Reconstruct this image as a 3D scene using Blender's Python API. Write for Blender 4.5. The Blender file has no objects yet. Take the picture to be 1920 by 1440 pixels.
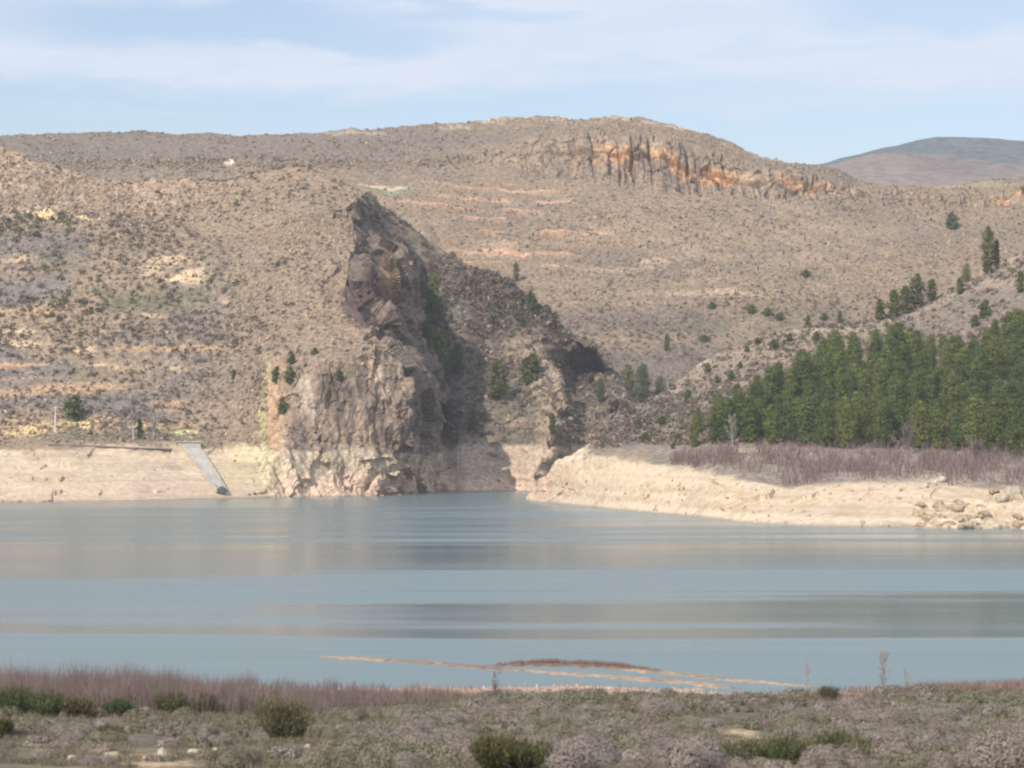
import bpy, math, numpy as np

SC = bpy.context.scene
COL = SC.collection
F, CX, HY, CZ = 6300.0, 960.0, 809.0, 14.0      # focal length in photo pixels, principal column, horizon row, eye height (m)
PI = math.pi
RNG = np.random.default_rng(7)

# ------------------------------------------------------------------ small helpers
def ray(x, y, D):
    x, y, D = np.broadcast_arrays(np.asarray(x, float), np.asarray(y, float), np.asarray(D, float))
    return np.stack([(x-CX)/F*D, D, CZ+(HY-y)/F*D], -1)

def sst(a, b, x):
    t = np.clip((np.asarray(x, float)-a)/(b-a), 0, 1)
    return t*t*(3-2*t)

def cur(x, pts):
    p = np.array(pts, float)
    return np.interp(x, p[:, 0], p[:, 1])

def gauss(a, s, axis):
    if s <= 0: return a
    n = int(3*s)+1
    k = np.exp(-0.5*(np.arange(-n, n+1)/s)**2); k /= k.sum()
    pad = [(0, 0)]*a.ndim; pad[axis] = (n, n)
    b = np.pad(a, pad, mode='reflect', reflect_type='odd') if a.shape[axis] > n else np.pad(a, pad, mode='edge')
    return np.apply_along_axis(lambda v: np.convolve(v, k, 'valid'), axis, b)

def _h(ix, iy, iz, seed):
    n = (ix*np.uint32(374761393) + iy*np.uint32(668265263) + iz*np.uint32(2147483647) + np.uint32((seed*974634777) & 0xffffffff))
    n = (n ^ (n >> np.uint32(13)))*np.uint32(1274126177)
    n = (n ^ (n >> np.uint32(16)))*np.uint32(2246822519)
    n = n ^ (n >> np.uint32(15))
    return n.astype(np.float32)/np.float32(2147483648.0)-1.0

def vnoise(x, y, z, seed=0):
    x, y, z = np.broadcast_arrays(x, y, z)
    fx, fy, fz = np.floor(x), np.floor(y), np.floor(z)
    ix, iy, iz = [(f.astype(np.int64) & 0xffffffff).astype(np.uint32) for f in (fx, fy, fz)]
    tx, ty, tz = x-fx, y-fy, z-fz
    tx, ty, tz = [t*t*t*(t*(t*6-15)+10) for t in (tx, ty, tz)]
    o = np.uint32(1); r = 0
    for dx in (0, 1):
        wx = tx if dx else 1-tx
        for dy in (0, 1):
            wy = ty if dy else 1-ty
            for dz in (0, 1):
                wz = tz if dz else 1-tz
                r = r+wx*wy*wz*_h(ix+o*np.uint32(dx), iy+o*np.uint32(dy), iz+o*np.uint32(dz), seed)
    return r

def fbm(x, y, z, octv=4, seed=0, gain=0.5):
    a, s, r, n = 1.0, 1.0, 0, 0
    for k in range(octv):
        r = r+a*vnoise(x*s, y*s, z*s, seed+k*17); n += a
        a *= gain; s *= 2.03
    return r/n

def ell(x, y, cx, cy, rx, ry, soft=0.5):
    d = np.sqrt(((x-cx)/rx)**2+((y-cy)/ry)**2)
    return 1-sst(1-soft, 1+soft, d)

def mixc(c, col, m):
    m = np.asarray(m)[..., None]
    return c*(1-m)+np.array(col, float)*m

def mesh_np(name, V, Fs, mat, col=None, smooth=False, parent=None):
    """V (n,3); Fs list of (k, m) index arrays (triangles or quads); one mesh object."""
    me = bpy.data.meshes.new(name)
    V = np.ascontiguousarray(V.reshape(-1, 3), dtype=np.float32)
    me.vertices.add(len(V)); me.vertices.foreach_set('co', V.ravel())
    if not isinstance(Fs, (list, tuple)): Fs = [Fs]
    tot = np.concatenate([np.full(len(f), f.shape[1], np.int32) for f in Fs])
    idx = np.concatenate([f.ravel() for f in Fs]).astype(np.int32)
    me.loops.add(len(idx)); me.loops.foreach_set('vertex_index', idx)
    me.polygons.add(len(tot))
    me.polygons.foreach_set('loop_start', np.concatenate([[0], np.cumsum(tot)[:-1]]).astype(np.int32))
    me.polygons.foreach_set('loop_total', tot)
    me.polygons.foreach_set('use_smooth', np.full(len(tot), smooth, bool))
    if col is not None:
        c = np.ones((len(V), 4), np.float32); q = col.reshape(-1, col.shape[-1]); c[:, :q.shape[1]] = q
        at = me.color_attributes.new('Col', 'FLOAT_COLOR', 'POINT'); at.data.foreach_set('color', c.ravel())
    me.update(calc_edges=True); me.validate()
    me.materials.append(mat)
    o = bpy.data.objects.new(name, me); COL.objects.link(o)
    if parent is not None: o.parent = parent
    return o

def tag(o, label=None, cat=None, group=None, kind=None):
    if label: o['label'] = label
    if cat: o['category'] = cat
    if group: o['group'] = group
    if kind: o['kind'] = kind
    return o

def empty(name, loc, rz=0):
    o = bpy.data.objects.new(name, None); COL.objects.link(o)
    o.location = loc; o.rotation_euler = (0, 0, rz); o.empty_display_size = 0.5
    return o

def copy_tree(src, loc, rz, sc=1.0, tilt=(0, 0)):
    c = src.copy(); COL.objects.link(c)
    for ch in src.children:
        d = ch.copy(); COL.objects.link(d); d.parent = c
        for g in ch.children:
            e = g.copy(); COL.objects.link(e); e.parent = d
    place(c, loc, rz, sc, tilt)
    return c

def place(c, loc, rz, sc=1.0, tilt=(0, 0)):
    c.location = loc; c.rotation_euler = (tilt[0], tilt[1], rz)
    c.scale = (sc, sc, sc) if np.isscalar(sc) else sc

def grid_faces(nr, nc, off=0):
    i = np.arange(nr-1)[:, None]*nc+np.arange(nc-1)[None, :]
    return (np.stack([i, i+1, i+nc+1, i+nc], -1).reshape(-1, 4)+off)

class Bag:
    """collects boxes, tubes and loose triangles, then links them as ONE mesh"""
    def __init__(s): s.v, s.f, s.c, s.n = [], [], [], 0
    def add(s, V, Fc, col=None):
        V = np.asarray(V, float).reshape(-1, 3)
        s.v.append(V); s.f.append(np.asarray(Fc)+s.n); s.n += len(V)
        s.c.append(np.broadcast_to(np.array([.5, .5, .5]) if col is None else np.asarray(col, float), V.shape))
    def box(s, c, size, ax=None, col=None):
        c = np.array(c, float); h = np.array(size, float)/2
        ax = np.eye(3) if ax is None else np.array(ax, float)
        P = np.array([[i, j, k] for i in (-1, 1) for j in (-1, 1) for k in (-1, 1)], float)*h
        s.add(c+P@ax, np.array([[0, 1, 3, 2], [4, 6, 7, 5], [0, 4, 5, 1], [2, 3, 7, 6], [0, 2, 6, 4], [1, 5, 7, 3]]), col)
    def hexa(s, P, col=None):   # 8 corners: bottom ring 0-3, top ring 4-7
        s.add(P, np.array([[3, 2, 1, 0], [4, 5, 6, 7], [0, 1, 5, 4], [1, 2, 6, 5], [2, 3, 7, 6], [3, 0, 4, 7]]), col)
    def tube(s, pts, rad, n=6, col=None):
        pts = np.array(pts, float); rad = np.broadcast_to(np.array(rad, float), (len(pts),))
        t = np.gradient(pts, axis=0); t /= np.linalg.norm(t, axis=1)[:, None]+1e-9
        up = np.array([0, 0, 1.0]) if abs(t[0, 2]) < .9 else np.array([1.0, 0, 0])
        a = np.cross(t, up); a /= np.linalg.norm(a, axis=1)[:, None]+1e-9
        b = np.cross(t, a)
        th = np.arange(n)/n*2*PI
        R = pts[:, None]+rad[:, None, None]*(np.cos(th)[None, :, None]*a[:, None]+np.sin(th)[None, :, None]*b[:, None])
        m = len(pts)
        q = [[i*n+j, i*n+(j+1) % n, (i+1)*n+(j+1) % n, (i+1)*n+j] for i in range(m-1) for j in range(n)]
        s.add(R, np.array(q), col)
    def build(s, name, mat, parent=None, smooth=False):
        V = np.concatenate(s.v); C = np.concatenate(s.c)
        by = {}
        for f in s.f: by.setdefault(f.shape[1], []).append(f)
        return mesh_np(name, V, [np.concatenate(x) for x in by.values()], mat, C, smooth, parent)

# ------------------------------------------------------------------ materials
def new_mat(name):
    m = bpy.data.materials.new(name); m.use_nodes = True
    nt = m.node_tree; nt.nodes.clear()
    return m, nt

def N(nt, typ, **kw):
    n = nt.nodes.new(typ)
    for k, v in kw.items():
        if k == 'inp':
            for i, val in v.items():
                n.inputs[i].default_value = val
        else: setattr(n, k, v)
    return n

def math_n(nt, op, a, b=None, c=None, clamp=False):
    n = N(nt, 'ShaderNodeMath', operation=op, use_clamp=clamp)
    for i, v in enumerate((a, b, c)):
        if v is None: continue
        if isinstance(v, (int, float)): n.inputs[i].default_value = v
        else: nt.links.new(v, n.inputs[i])
    return n.outputs[0]

def smooth_n(nt, v, a, b, lo=0.0, hi=1.0):
    n = N(nt, 'ShaderNodeMapRange', interpolation_type='SMOOTHSTEP')
    nt.links.new(v, n.inputs[0])
    for i, q in zip((1, 2, 3, 4), (a, b, lo, hi)): n.inputs[i].default_value = q
    return n.outputs[0]

def noise_n(nt, vec, scale, detail=3.0, rough=0.55, stretch=None, rotz=0.0):
    if stretch is not None:
        mp = N(nt, 'ShaderNodeMapping'); mp.inputs['Scale'].default_value = stretch; mp.inputs['Rotation'].default_value = (0, 0, rotz)
        nt.links.new(vec, mp.inputs['Vector']); vec = mp.outputs[0]
    n = N(nt, 'ShaderNodeTexNoise'); nt.links.new(vec, n.inputs['Vector'])
    n.inputs['Scale'].default_value = scale; n.inputs['Detail'].default_value = detail; n.inputs['Roughness'].default_value = rough
    return n.outputs['Fac']

def col_mat(name, var=0.3, scale=3.0, bump=0.0, bscale=4.0, rough=0.9, spec=0.15, base=None, trans=0.0, stretch=None, hue=0.0):
    """albedo from the mesh's own colour attribute (or BASE), broken up by fine noise, with a noise bump"""
    m, nt = new_mat(name)
    out = N(nt, 'ShaderNodeOutputMaterial'); b = N(nt, 'ShaderNodeBsdfPrincipled')
    tc = N(nt, 'ShaderNodeTexCoord').outputs['Object']
    if base is None:
        vc = N(nt, 'ShaderNodeVertexColor', layer_name='Col'); a = vc.outputs['Color']
    else:
        r = N(nt, 'ShaderNodeRGB'); r.outputs[0].default_value = (*base, 1); a = r.outputs[0]
    n1 = noise_n(nt, tc, scale, 4, 0.6, stretch)
    f = smooth_n(nt, n1, 0.3, 0.7, 1-var, 1+var)
    if base is None: f = math_n(nt, 'ADD', 1.0, math_n(nt, 'MULTIPLY', math_n(nt, 'SUBTRACT', f, 1.0), vc.outputs['Alpha']))
    mul = N(nt, 'ShaderNodeVectorMath', operation='SCALE')
    nt.links.new(a, mul.inputs[0]); nt.links.new(f, mul.inputs['Scale'])
    c = mul.outputs[0]
    if hue:
        n3 = noise_n(nt, tc, scale*0.37, 2, 0.5)
        hs = N(nt, 'ShaderNodeHueSaturation'); nt.links.new(c, hs.inputs['Color'])
        nt.links.new(smooth_n(nt, n3, .3, .7, .5-hue, .5+hue), hs.inputs['Hue']); c = hs.outputs[0]
    nt.links.new(c, b.inputs['Base Color'])
    b.inputs['Roughness'].default_value = rough
    b.inputs['Specular IOR Level'].default_value = spec
    if bump:
        bn = N(nt, 'ShaderNodeBump'); bn.inputs['Strength'].default_value = 1.0; bn.inputs['Distance'].default_value = bump
        if base is None: nt.links.new(vc.outputs['Alpha'], bn.inputs['Strength'])
        nt.links.new(noise_n(nt, tc, bscale, 5, 0.65, stretch), bn.inputs['Height'])
        nt.links.new(bn.outputs[0], b.inputs['Normal'])
    if trans:
        t = N(nt, 'ShaderNodeBsdfTranslucent'); nt.links.new(c, t.inputs['Color'])
        mx = N(nt, 'ShaderNodeMixShader'); mx.inputs[0].default_value = trans
        nt.links.new(b.outputs[0], mx.inputs[1]); nt.links.new(t.outputs[0], mx.inputs[2])
        nt.links.new(mx.outputs[0], out.inputs[0])
    else:
        nt.links.new(b.outputs[0], out.inputs[0])
    return m

M_HILL = col_mat('hillside soil and stones', var=0.34, scale=0.9, bump=0.14, bscale=0.7)
M_FAR = col_mat('distant hillside', var=0.25, scale=0.12, bump=2.0, bscale=0.08)
M_GROUND = col_mat('near bank soil', var=0.35, scale=2.2, bump=0.05, bscale=5)
M_ROCK = col_mat('weathered stone', var=0.3, scale=1.2, bump=0.12, bscale=2.0)
M_TWIG = col_mat('dry twigs', var=0.15, scale=1.5, trans=0.15)
M_LEAF = col_mat('needles', var=0.25, scale=1.1, trans=0.3, hue=0.01)
M_BARK = col_mat('bark', var=0.3, scale=6, bump=0.03, bscale=12, stretch=(1, 1, .25))
M_CONC = col_mat('weathered concrete', var=0.18, scale=1.6, bump=0.02, bscale=6)
M_SAGE = col_mat('sage twigs', var=0.2, scale=3.0, trans=0.12)

# ------------------------------------------------------------------ terrain sheets
class Layer: pass

def sheet(name, xs, lines, counts, sx=6, sr=3, back=None, disp=None, colfn=None, depth=None, xwarp=None, mat=None, wall=None, smoothfn=None):
    """A hillside as a grid of real 3-D points. LINES: contour lines from the foot up to the ridge, each a pair of
    functions (height row, distance) of x; between them the slope is interpolated; behind the ridge the BACK rows fall away."""
    xs = np.asarray(xs, float)
    Y, D = [], []
    for fy, fd in lines:
        y = gauss(fy(xs) if callable(fy) else cur(xs, fy), sx*.35, 0)
        d = fd(xs) if callable(fd) else cur(xs, fd)
        Y.append(y); D.append(gauss(d, sx, 0))
    ys, ds = [], []
    for k, n in enumerate(counts):
        t = np.arange(n)[:, None]/n
        ys.append(Y[k]*(1-t)+Y[k+1]*t); ds.append(D[k]*(1-t)+D[k+1]*t)
    ys.append(Y[-1][None]); ds.append(D[-1][None])
    y = np.concatenate(ys); d = np.concatenate(ds)
    d = gauss(d, sr, 0)
    x = np.broadcast_to(xs, y.shape).copy()
    if xwarp: x = xwarp(x, y)
    if depth is not None: d = depth(x, y, d)
    L = Layer()
    if wall is not None:
        wx, wy, wd = wall(x[:, -1], y[:, -1], d[:, -1])
        x = np.concatenate([x, wx], 1); y = np.concatenate([y, wy], 1); d = np.concatenate([d, wd], 1)
    P = ray(x, y, d)
    if back is not None:
        bx, by_, bP = [], [], []
        for dd, dz in back:
            q = P[-1].copy(); q[:, 1] += dd; q[:, 0] *= q[:, 1]/(q[:, 1]-dd); q[:, 2] -= dz
            bP.append(q)
        nb = len(back)
        P = np.concatenate([P, np.stack(bP)])
        x = np.concatenate([x, np.repeat(x[-1:], nb, 0)]); y = np.concatenate([y, np.repeat(y[-1:], nb, 0)])
    if disp is not None:
        gu = np.gradient(P, axis=1); gv = np.gradient(P, axis=0)
        n = np.cross(gu, gv); n /= np.linalg.norm(n, axis=-1)[..., None]+1e-9
        n[n[..., 1] > 0.5] *= -1
        P = P+n*disp(x, y, P)[..., None]
    c = np.clip(colfn(x, y, P), .01, .9)
    if smoothfn is not None: c = np.concatenate([c, (1-smoothfn(x, y))[..., None]], -1)
    L.nf = y.shape[0]-(len(back) if back else 0)
    L.P, L.c, L.x0, L.y0 = P, c, x, y
    f = P[:L.nf]
    L.px = CX+f[..., 0]/f[..., 1]*F; L.py = HY-(f[..., 2]-CZ)/f[..., 1]*F
    L.obj = mesh_np(name, P, grid_faces(*P.shape[:2]), mat or M_HILL, c, smooth=False)
    tag(L.obj, kind='structure')
    return L

def locate(L, x, y):
    """the point of a hillside seen at photo pixel x, y"""
    d = (L.px-x)**2+(L.py-y)**2
    i = np.unravel_index(np.argmin(d), d.shape)
    return L.P[:L.nf][i].copy()

def rough(P, s1=18, a1=1.3, s2=5, a2=.6, seed=0, vs=1.0):
    X, Y_, Z = P[..., 0], P[..., 1], P[..., 2]*vs
    r = a1*fbm(X/s1, Y_/s1, Z/s1, 3, seed)+a2*fbm(X/s2, Y_/s2, Z/s2, 4, seed+5)
    return r

def craggy(P, s=7, a=2.0, seed=0, vs=0.35, lean=0.0):
    X, Y_, Z = P[..., 0]+lean*P[..., 2], P[..., 1], P[..., 2]
    wx = .45*s*fbm(X/(1.7*s), Y_/(1.7*s), Z*.6/s, 3, seed+70)
    n = fbm((X+wx)/s, Y_/s, (Z+.4*wx)*vs/s, 4, seed, 0.6)
    n2 = fbm(X/(.45*s), Y_/(.45*s), Z*vs*1.3/(.45*s), 3, seed+9, 0.6)
    return a*(.35-np.sqrt(n*n+.012)*1.7+.45*n2)

def blocks(P, s, seed):
    """broken rock: nearest-cell offsets, so faces step from block to block"""
    X, Y_, Z = P[..., 0]/s, P[..., 1]/(s*1.5), P[..., 2]/(s*1.25)
    w = .35*fbm(X*1.3, Y_*1.3, Z*1.3, 2, seed+3)
    X, Y_, Z = X+w, Y_+w, Z-w
    best = np.full(X.shape, 9.0); val = np.zeros(X.shape)
    fx, fy, fz = np.floor(X), np.floor(Y_), np.floor(Z)
    u = lambda a: (a.astype(np.int64) & 0xffffffff).astype(np.uint32)
    for i in (-1, 0, 1):
        for j in (-1, 0, 1):
            for k in (-1, 0, 1):
                a, b, c = u(fx+i), u(fy+j), u(fz+k)
                px_, py_, pz_ = fx+i+.5+.42*_h(a, b, c, seed), fy+j+.5+.42*_h(a, b, c, seed+1), fz+k+.5+.42*_h(a, b, c, seed+2)
                d = (X-px_)**2+(Y_-py_)**2+(Z-pz_)**2
                m = d < best
                tilt = (X-px_)*_h(a, b, c, seed+5)+(Z-pz_)*_h(a, b, c, seed+6)
                val = np.where(m, _h(a, b, c, seed+4)+.55*tilt, val); best = np.where(m, d, best)
    return val

def Dw(y): return F*CZ/(y-HY)      # distance of the waterline seen at row y

# --- colours (albedo) shared by the slopes
C_SOIL = (.268, .199, .142); C_BEACH = (.53, .415, .30)

# ---------- L: the left spur with the cliff
YW_L = [(-500, 947), (0, 942), (250, 939), (420, 935), (500, 933), (720, 929), (760, 928)]
def yw_l(x): return cur(x, YW_L)
XS_L = np.concatenate([np.arange(-420, -20, 8), np.arange(-20, 701, 2.0)])
C_L = [(-500, 838), (0, 840), (100, 836), (330, 842), (420, 852), (500, 849), (760, 849)]
XE = [(300, 694), (345, 690), (400, 655), (430, 660), (470, 668), (505, 652), (540, 647), (575, 655), (600, 690), (640, 735), (680, 762), (750, 772), (800, 768), (850, 748), (890, 728), (940, 716)]
WW = [(300, 16), (345, 30), (400, 80), (470, 115), (520, 138), (570, 128), (600, 100), (640, 62), (690, 52), (800, 66), (850, 88), (930, 116)]
def xe(y): return cur(y[::-1], XE)[::-1] if np.ndim(y) and y[0] > y[-1] else cur(y, XE)
lines_L = [
    (lambda x: yw_l(x)+12, lambda x: Dw(yw_l(x))-9),
    (lambda x: yw_l(x), lambda x: Dw(yw_l(x))),
    (C_L, lambda x: Dw(yw_l(x))+cur(x, [(-500, 40), (0, 38), (330, 36), (420, 26), (490, 14), (510, 7), (700, 7)])),
    (lambda x: cur(x, C_L)-cur(x, [(-500, 24), (0, 24), (330, 15), (420, 14), (700, 14)]), lambda x: Dw(yw_l(x))+cur(x, [(-500, 60), (0, 58), (330, 48), (420, 34), (500, 18), (520, 10), (700, 9)])),
    ([(-500, 690), (0, 690), (420, 690), (500, 700), (600, 672), (700, 640)], [(-500, 755), (0, 758), (420, 755), (495, 740), (520, 736), (600, 736), (700, 746)]),
    ([(-500, 520), (700, 520)], [(-500, 790), (0, 792), (420, 788), (600, 780), (700, 778)]),
    ([(-500, 250), (0, 270), (60, 290), (110, 300), (150, 314), (250, 331), (330, 328), (420, 322), (480, 312), (560, 296), (620, 318), (700, 351)], [(-500, 850), (0, 850), (250, 850), (420, 855), (560, 858), (700, 848)]),
]
def D_G(y): return np.where(y < 838, 815+(838-y)*.115, 815-(y-838)*.3)
def xwarp_L(x, y):
    w = sst(500, 700, x)
    return x+w*(cur(y, XE)-700)
def wall_L(x, y, d):
    c = (np.arange(1, 141)/140.0)[None]
    w = cur(y, WW)[:, None]
    dep = np.maximum(D_G(y)+14-d, 22)[:, None]
    wx = x[:, None]+w*c
    # overhanging alcoves and buttresses: the depth does not grow evenly across the face
    al = sst(455, 490, y)*sst(625, 595, y)
    p = (1.3+1.3*al-.25*sst(640, 690, y))[:, None]
    e = c**p
    wd = d[:, None]+dep*e
    topf = sst(470, 345, y)[:, None]
    wy = y[:, None]+c*topf*np.array(60.0)
    return wx, wy, wd
def disp_L(x, y, P):
    cl = sst(480, 530, x)*sst(640, 720, y+.25*(x-600)*0)
    wallm = np.zeros_like(x); wallm[:, len(XS_L):] = 1
    # craggy band under the nose edge
    edge = np.exp(-((x-np.minimum(cur(y, XE), 780))/60.0)**2)*sst(300, 420, y)
    edge[:, len(XS_L):] = 0
    beach = sst(838, 856, y)*(1-cl)
    r = (rough(P, 22, 1.8, 5, .8, 3)+3.5*(1-cl)*fbm(P[..., 0]/70, P[..., 1]/70, P[..., 2]/40, 2, 4))*(1-.82*beach)+beach*.5*blocks(P*np.array([1, 1, 2.4]), 5, 94)*sst(-.1, .3, fbm(P[..., 0]/16, P[..., 1]/16, P[..., 2]/3, 2, 95))
    s_ = P[..., 2]+.05*P[..., 0]+2.5*fbm(P[..., 0]/45, P[..., 1]/45, 0*x, 2, 6)
    r = r+1.5*(((s_/4.2) % 1.0)-.5)*sst(-.1, .35, fbm(P[..., 0]/26, P[..., 1]/50, np.floor(s_/4.2)*5.3, 2, 7))*(1-cl)*(1-beach)*sst(620, 420, x)
    r = r+cl*(craggy(P, 7, 1.4, 11, .28, .10)+.55*blocks(P*np.array([1, 1, .35]), 4.5, 64)+.35*blocks(P*np.array([1, 1, .5]), 2.0, 74))+.8*edge*(craggy(P, 6, 1.4, 21, .6)+1.6*blocks(P, 6, 54))+wallm*(craggy(P, 9, 2.2, 31, .45)+2.3*blocks(P, 9, 34)+.55*blocks(P, 4.5, 44))*(.25+.75*sst(350, 430, y))
    # gullies running down the hillside to the right
    g = np.abs(vnoise((x-.75*y)/62.0, y/400.0, 0*y, 41))
    r = r-.7*np.exp(-(g/.16)**2)*sst(300, 400, x)*sst(560, 500, x)*sst(480, 560, y)*(1-beach)
    # rocky crest at the upper left
    r = r+ell(x, y, 130, 350, 260, 70)*craggy(P, 9, 2.0, 51, .8)
    # little ledges
    r = r+1.4*ell(x, y, 66, 402, 44, 8)*1+1.0*ell(x, y, 152, 421, 26, 6)
    r = r-1.0*ell(x, y, 66, 414, 44, 8)
    return r
def col_L(x, y, P):
    X, Y_, Z = P[..., 0], P[..., 1], P[..., 2]
    n1 = fbm(X/30, Y_/30, Z/12, 4, 61); n2 = fbm(X/9, Y_/9, Z/4, 4, 62); n3 = fbm(X/60, Y_/60, Z/7, 3, 63)
    c = np.broadcast_to(np.array(C_SOIL), P.shape).copy()
    c = mixc(c, (.228, .178, .132), sst(-.1, .4, n1)*.7)
    c = mixc(c, (.38, .285, .21), ell(x, y, 120, 345, 260, 75)*sst(-.3, .3, n2))
    c = mixc(c, (.36, .265, .195), sst(40, 8, y-cur(x, [(-500, 250), (0, 270), (60, 290), (110, 300), (150, 314), (250, 331), (330, 328), (420, 322), (480, 312), (560, 296), (620, 318), (700, 351)]))*sst(480, 250, x)*.8)
    low = sst(380, 470, y+x*.02)*sst(520, 260, x)
    c = mixc(c, (.165, .143, .135), low*sst(-.2, .18, n1)*.9)
    c = mixc(c, (.14, .135, .092), low*sst(.08, .4, n3)*.8)
    c = mixc(c, (.43, .28, .17), sst(.22, .42, fbm(X/40, Y_/40, Z/2.2, 3, 64))*sst(430, 560, y)*sst(560, 300, x)*.75)
    for (a, b, rx, ry, k) in ((50, 432, 70, 22, .85), (120, 490, 45, 26, .7), (300, 545, 120, 28, .7), (90, 585, 60, 26, .55), (190, 700, 90, 30, .45), (250, 600, 110, 40, .4), (215, 560, 130, 22, .5)):
        c = mixc(c, (.125, .122, .08), ell(x, y, a, b, rx, ry, .7)*k*sst(-.35, .25, n2))
    for (a, b, rx, ry) in ((66, 401, 36, 6), (152, 421, 24, 4)):
        c = mixc(c, (.72, .52, .30), ell(x+(0), y-(x-a)*.18, a, b, rx, ry, .3))
    for (a, b, rx, ry) in ((44, 437, 30, 9), (35, 490, 28, 6), (40, 636, 40, 8), (165, 646, 28, 6), (265, 588, 40, 5), (20, 610, 40, 6), (330, 510, 55, 22), (250, 680, 90, 4), (300, 495, 50, 12), (445, 560, 30, 10)):
        c = mixc(c, (.55, .40, .26), ell(x, y, a, b, rx, ry, .5)*sst(-.3, .2, n2))
    # cliff
    cl = sst(495, 515, x)*sst(668, 720, y+12*n1*4)
    c = mixc(c, (.285, .213, .16), cl)
    st = fbm((X+.15*Z)/3.2, Y_/6, Z/30, 4, 65)
    c = mixc(c, (.42, .345, .27), cl*sst(.1, .4, st)*.7)
    c = mixc(c, (.14, .11, .09), cl*sst(-.02, -.35, st)*.85)
    c = mixc(c, (.42, .27, .17), ell(x, y, 517, 770, 18, 110, .4)*.75)
    c = mixc(c, (.47, .42, .21), ell(x, y, 496, 770, 7, 100, .5)*.7)
    c = mixc(c, (.42, .30, .20), ell(x, y, 705, 695, 14, 24, .5)*.7)
    # everything the water has covered: a pale even ring up to one level
    wl = sst(846+2.5*n2*3, 852+2.5*n2*3, y)*sst(495, 505, x)
    c = mixc(c, (.50, .40, .295), wl*.85)
    c = mixc(c, (.57, .42, .315), wl*sst(880, 905, y+14*st*2))
    b = sst(836, 852, y+n2*30+14*n1)*sst(505, 480, x)
    c = mixc(c, C_BEACH, b)
    c = mixc(c, (.48, .41, .245), sst(835, 842, y)*ell(x, y, 468, 890, 50, 55, .5)*.8)
    c = mixc(c, (.54, .40, .30), b*sst(895, 915, y)*.6)
    c = mixc(c, (.40, .30, .22), b*sst(.0, .4, fbm(X/9, Y_/9, Z/1.6, 4, 66))*sst(920, 885, y)*.75)
    c = mixc(c, (.60, .47, .345), b*sst(.05, .4, fbm(X/14, Y_/9, Z/1.1, 3, 69))*.6)
    c = c*(1+b*(.10*vnoise(Z/.55, X/60, 0*Z, 67)+.06*vnoise(Z/.2, X/40, 0*Z, 68)))[..., None]*(1-.38*sst(.5, .1, Z)*sst(840, 860, y))[..., None]
    c = mixc(c, (.64, .50, .25), ell(x, y, 155, 802, 130, 14, .6)*sst(-.4, .2, n2)*.9)
    c = mixc(c, (.60, .57, .28), ell(x, y, 345, 816, 28, 5, .5)*.8)
    c = mixc(c, (.60, .42, .22), ell(x, y, 60, 802, 90, 7, .6)*.7)
    # the shaded rock face behind the nose: purple brown, rust stained, its recess shade painted darker
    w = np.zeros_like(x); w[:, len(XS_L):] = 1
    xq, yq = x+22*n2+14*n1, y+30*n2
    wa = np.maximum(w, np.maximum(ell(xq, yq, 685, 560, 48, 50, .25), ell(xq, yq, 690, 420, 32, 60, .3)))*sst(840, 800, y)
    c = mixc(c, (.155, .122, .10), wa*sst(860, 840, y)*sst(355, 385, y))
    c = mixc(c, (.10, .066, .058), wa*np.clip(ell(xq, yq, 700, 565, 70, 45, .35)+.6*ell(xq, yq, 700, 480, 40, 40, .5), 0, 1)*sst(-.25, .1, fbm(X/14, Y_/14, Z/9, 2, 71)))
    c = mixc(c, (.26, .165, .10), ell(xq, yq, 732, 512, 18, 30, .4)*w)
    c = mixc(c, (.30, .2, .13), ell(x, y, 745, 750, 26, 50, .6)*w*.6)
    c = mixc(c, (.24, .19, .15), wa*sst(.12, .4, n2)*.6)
    return c
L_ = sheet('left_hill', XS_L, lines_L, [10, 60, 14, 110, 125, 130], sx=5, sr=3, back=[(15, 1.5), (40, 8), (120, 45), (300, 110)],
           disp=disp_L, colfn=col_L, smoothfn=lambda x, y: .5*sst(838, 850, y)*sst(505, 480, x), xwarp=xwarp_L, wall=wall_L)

# ---------- G: the slope of the gorge behind the nose
XS_G = np.arange(560, 1310, 2.0)
YW_G = [(500, 929), (830, 921), (1000, 918), (1400, 917)]
RIDGE_G = [(500, 372), (640, 362), (690, 358), (725, 388), (760, 418), (800, 446), (830, 470), (870, 490), (910, 506), (960, 532), (1010, 564), (1080, 614), (1120, 650), (1150, 690), (1175, 740), (1195, 776), (1230, 800), (1400, 830)]
lines_G = [
    (lambda x: cur(x, YW_G)+10, lambda x: Dw(cur(x, YW_G))-8),
    (lambda x: cur(x, YW_G), lambda x: Dw(cur(x, YW_G))),
    ([(500, 838), (1400, 838)], [(500, 815), (1400, 815)]),
    (RIDGE_G, lambda x: 815+(838-cur(x, RIDGE_G))*.115),
]
RIB = [(560, 985), (640, 1003), (700, 1018), (735, 1030), (780, 1042), (830, 1036), (880, 1030), (925, 1024)]
def depth_G(x, y, d):
    r = cur(y, RIB)+16*fbm(y/42, x*0+.3, 0*y, 3, 141)
    d = d+(x-760)*.11*sst(838, 690, y)
    d = d+16*np.exp(-np.maximum(y-cur(x, RIDGE_G), 0)/26)*sst(900, 820, x)*sst(680, 740, x)
    k = sst(600, 700, y)
    d = d+k*(14*sst(0, 60, x-r)*sst(610, 700, y)-10*np.exp(-((x-r+14)/34)**2))
    # a second, smaller rib below the skyline on the right
    r2 = cur(y, [(560, 1090), (640, 1120), (740, 1172), (800, 1190)])
    d = d+sst(600, 660, y)*sst(800, 760, y)*(18*sst(0, 22, x-r2)-9*np.exp(-((x-r2+10)/20)**2))
    # gully left of the middle
    d = d+8*np.exp(-((x-(800+.12*(y-600)))/30)**2)*sst(480, 560, y)
    return d
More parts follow.
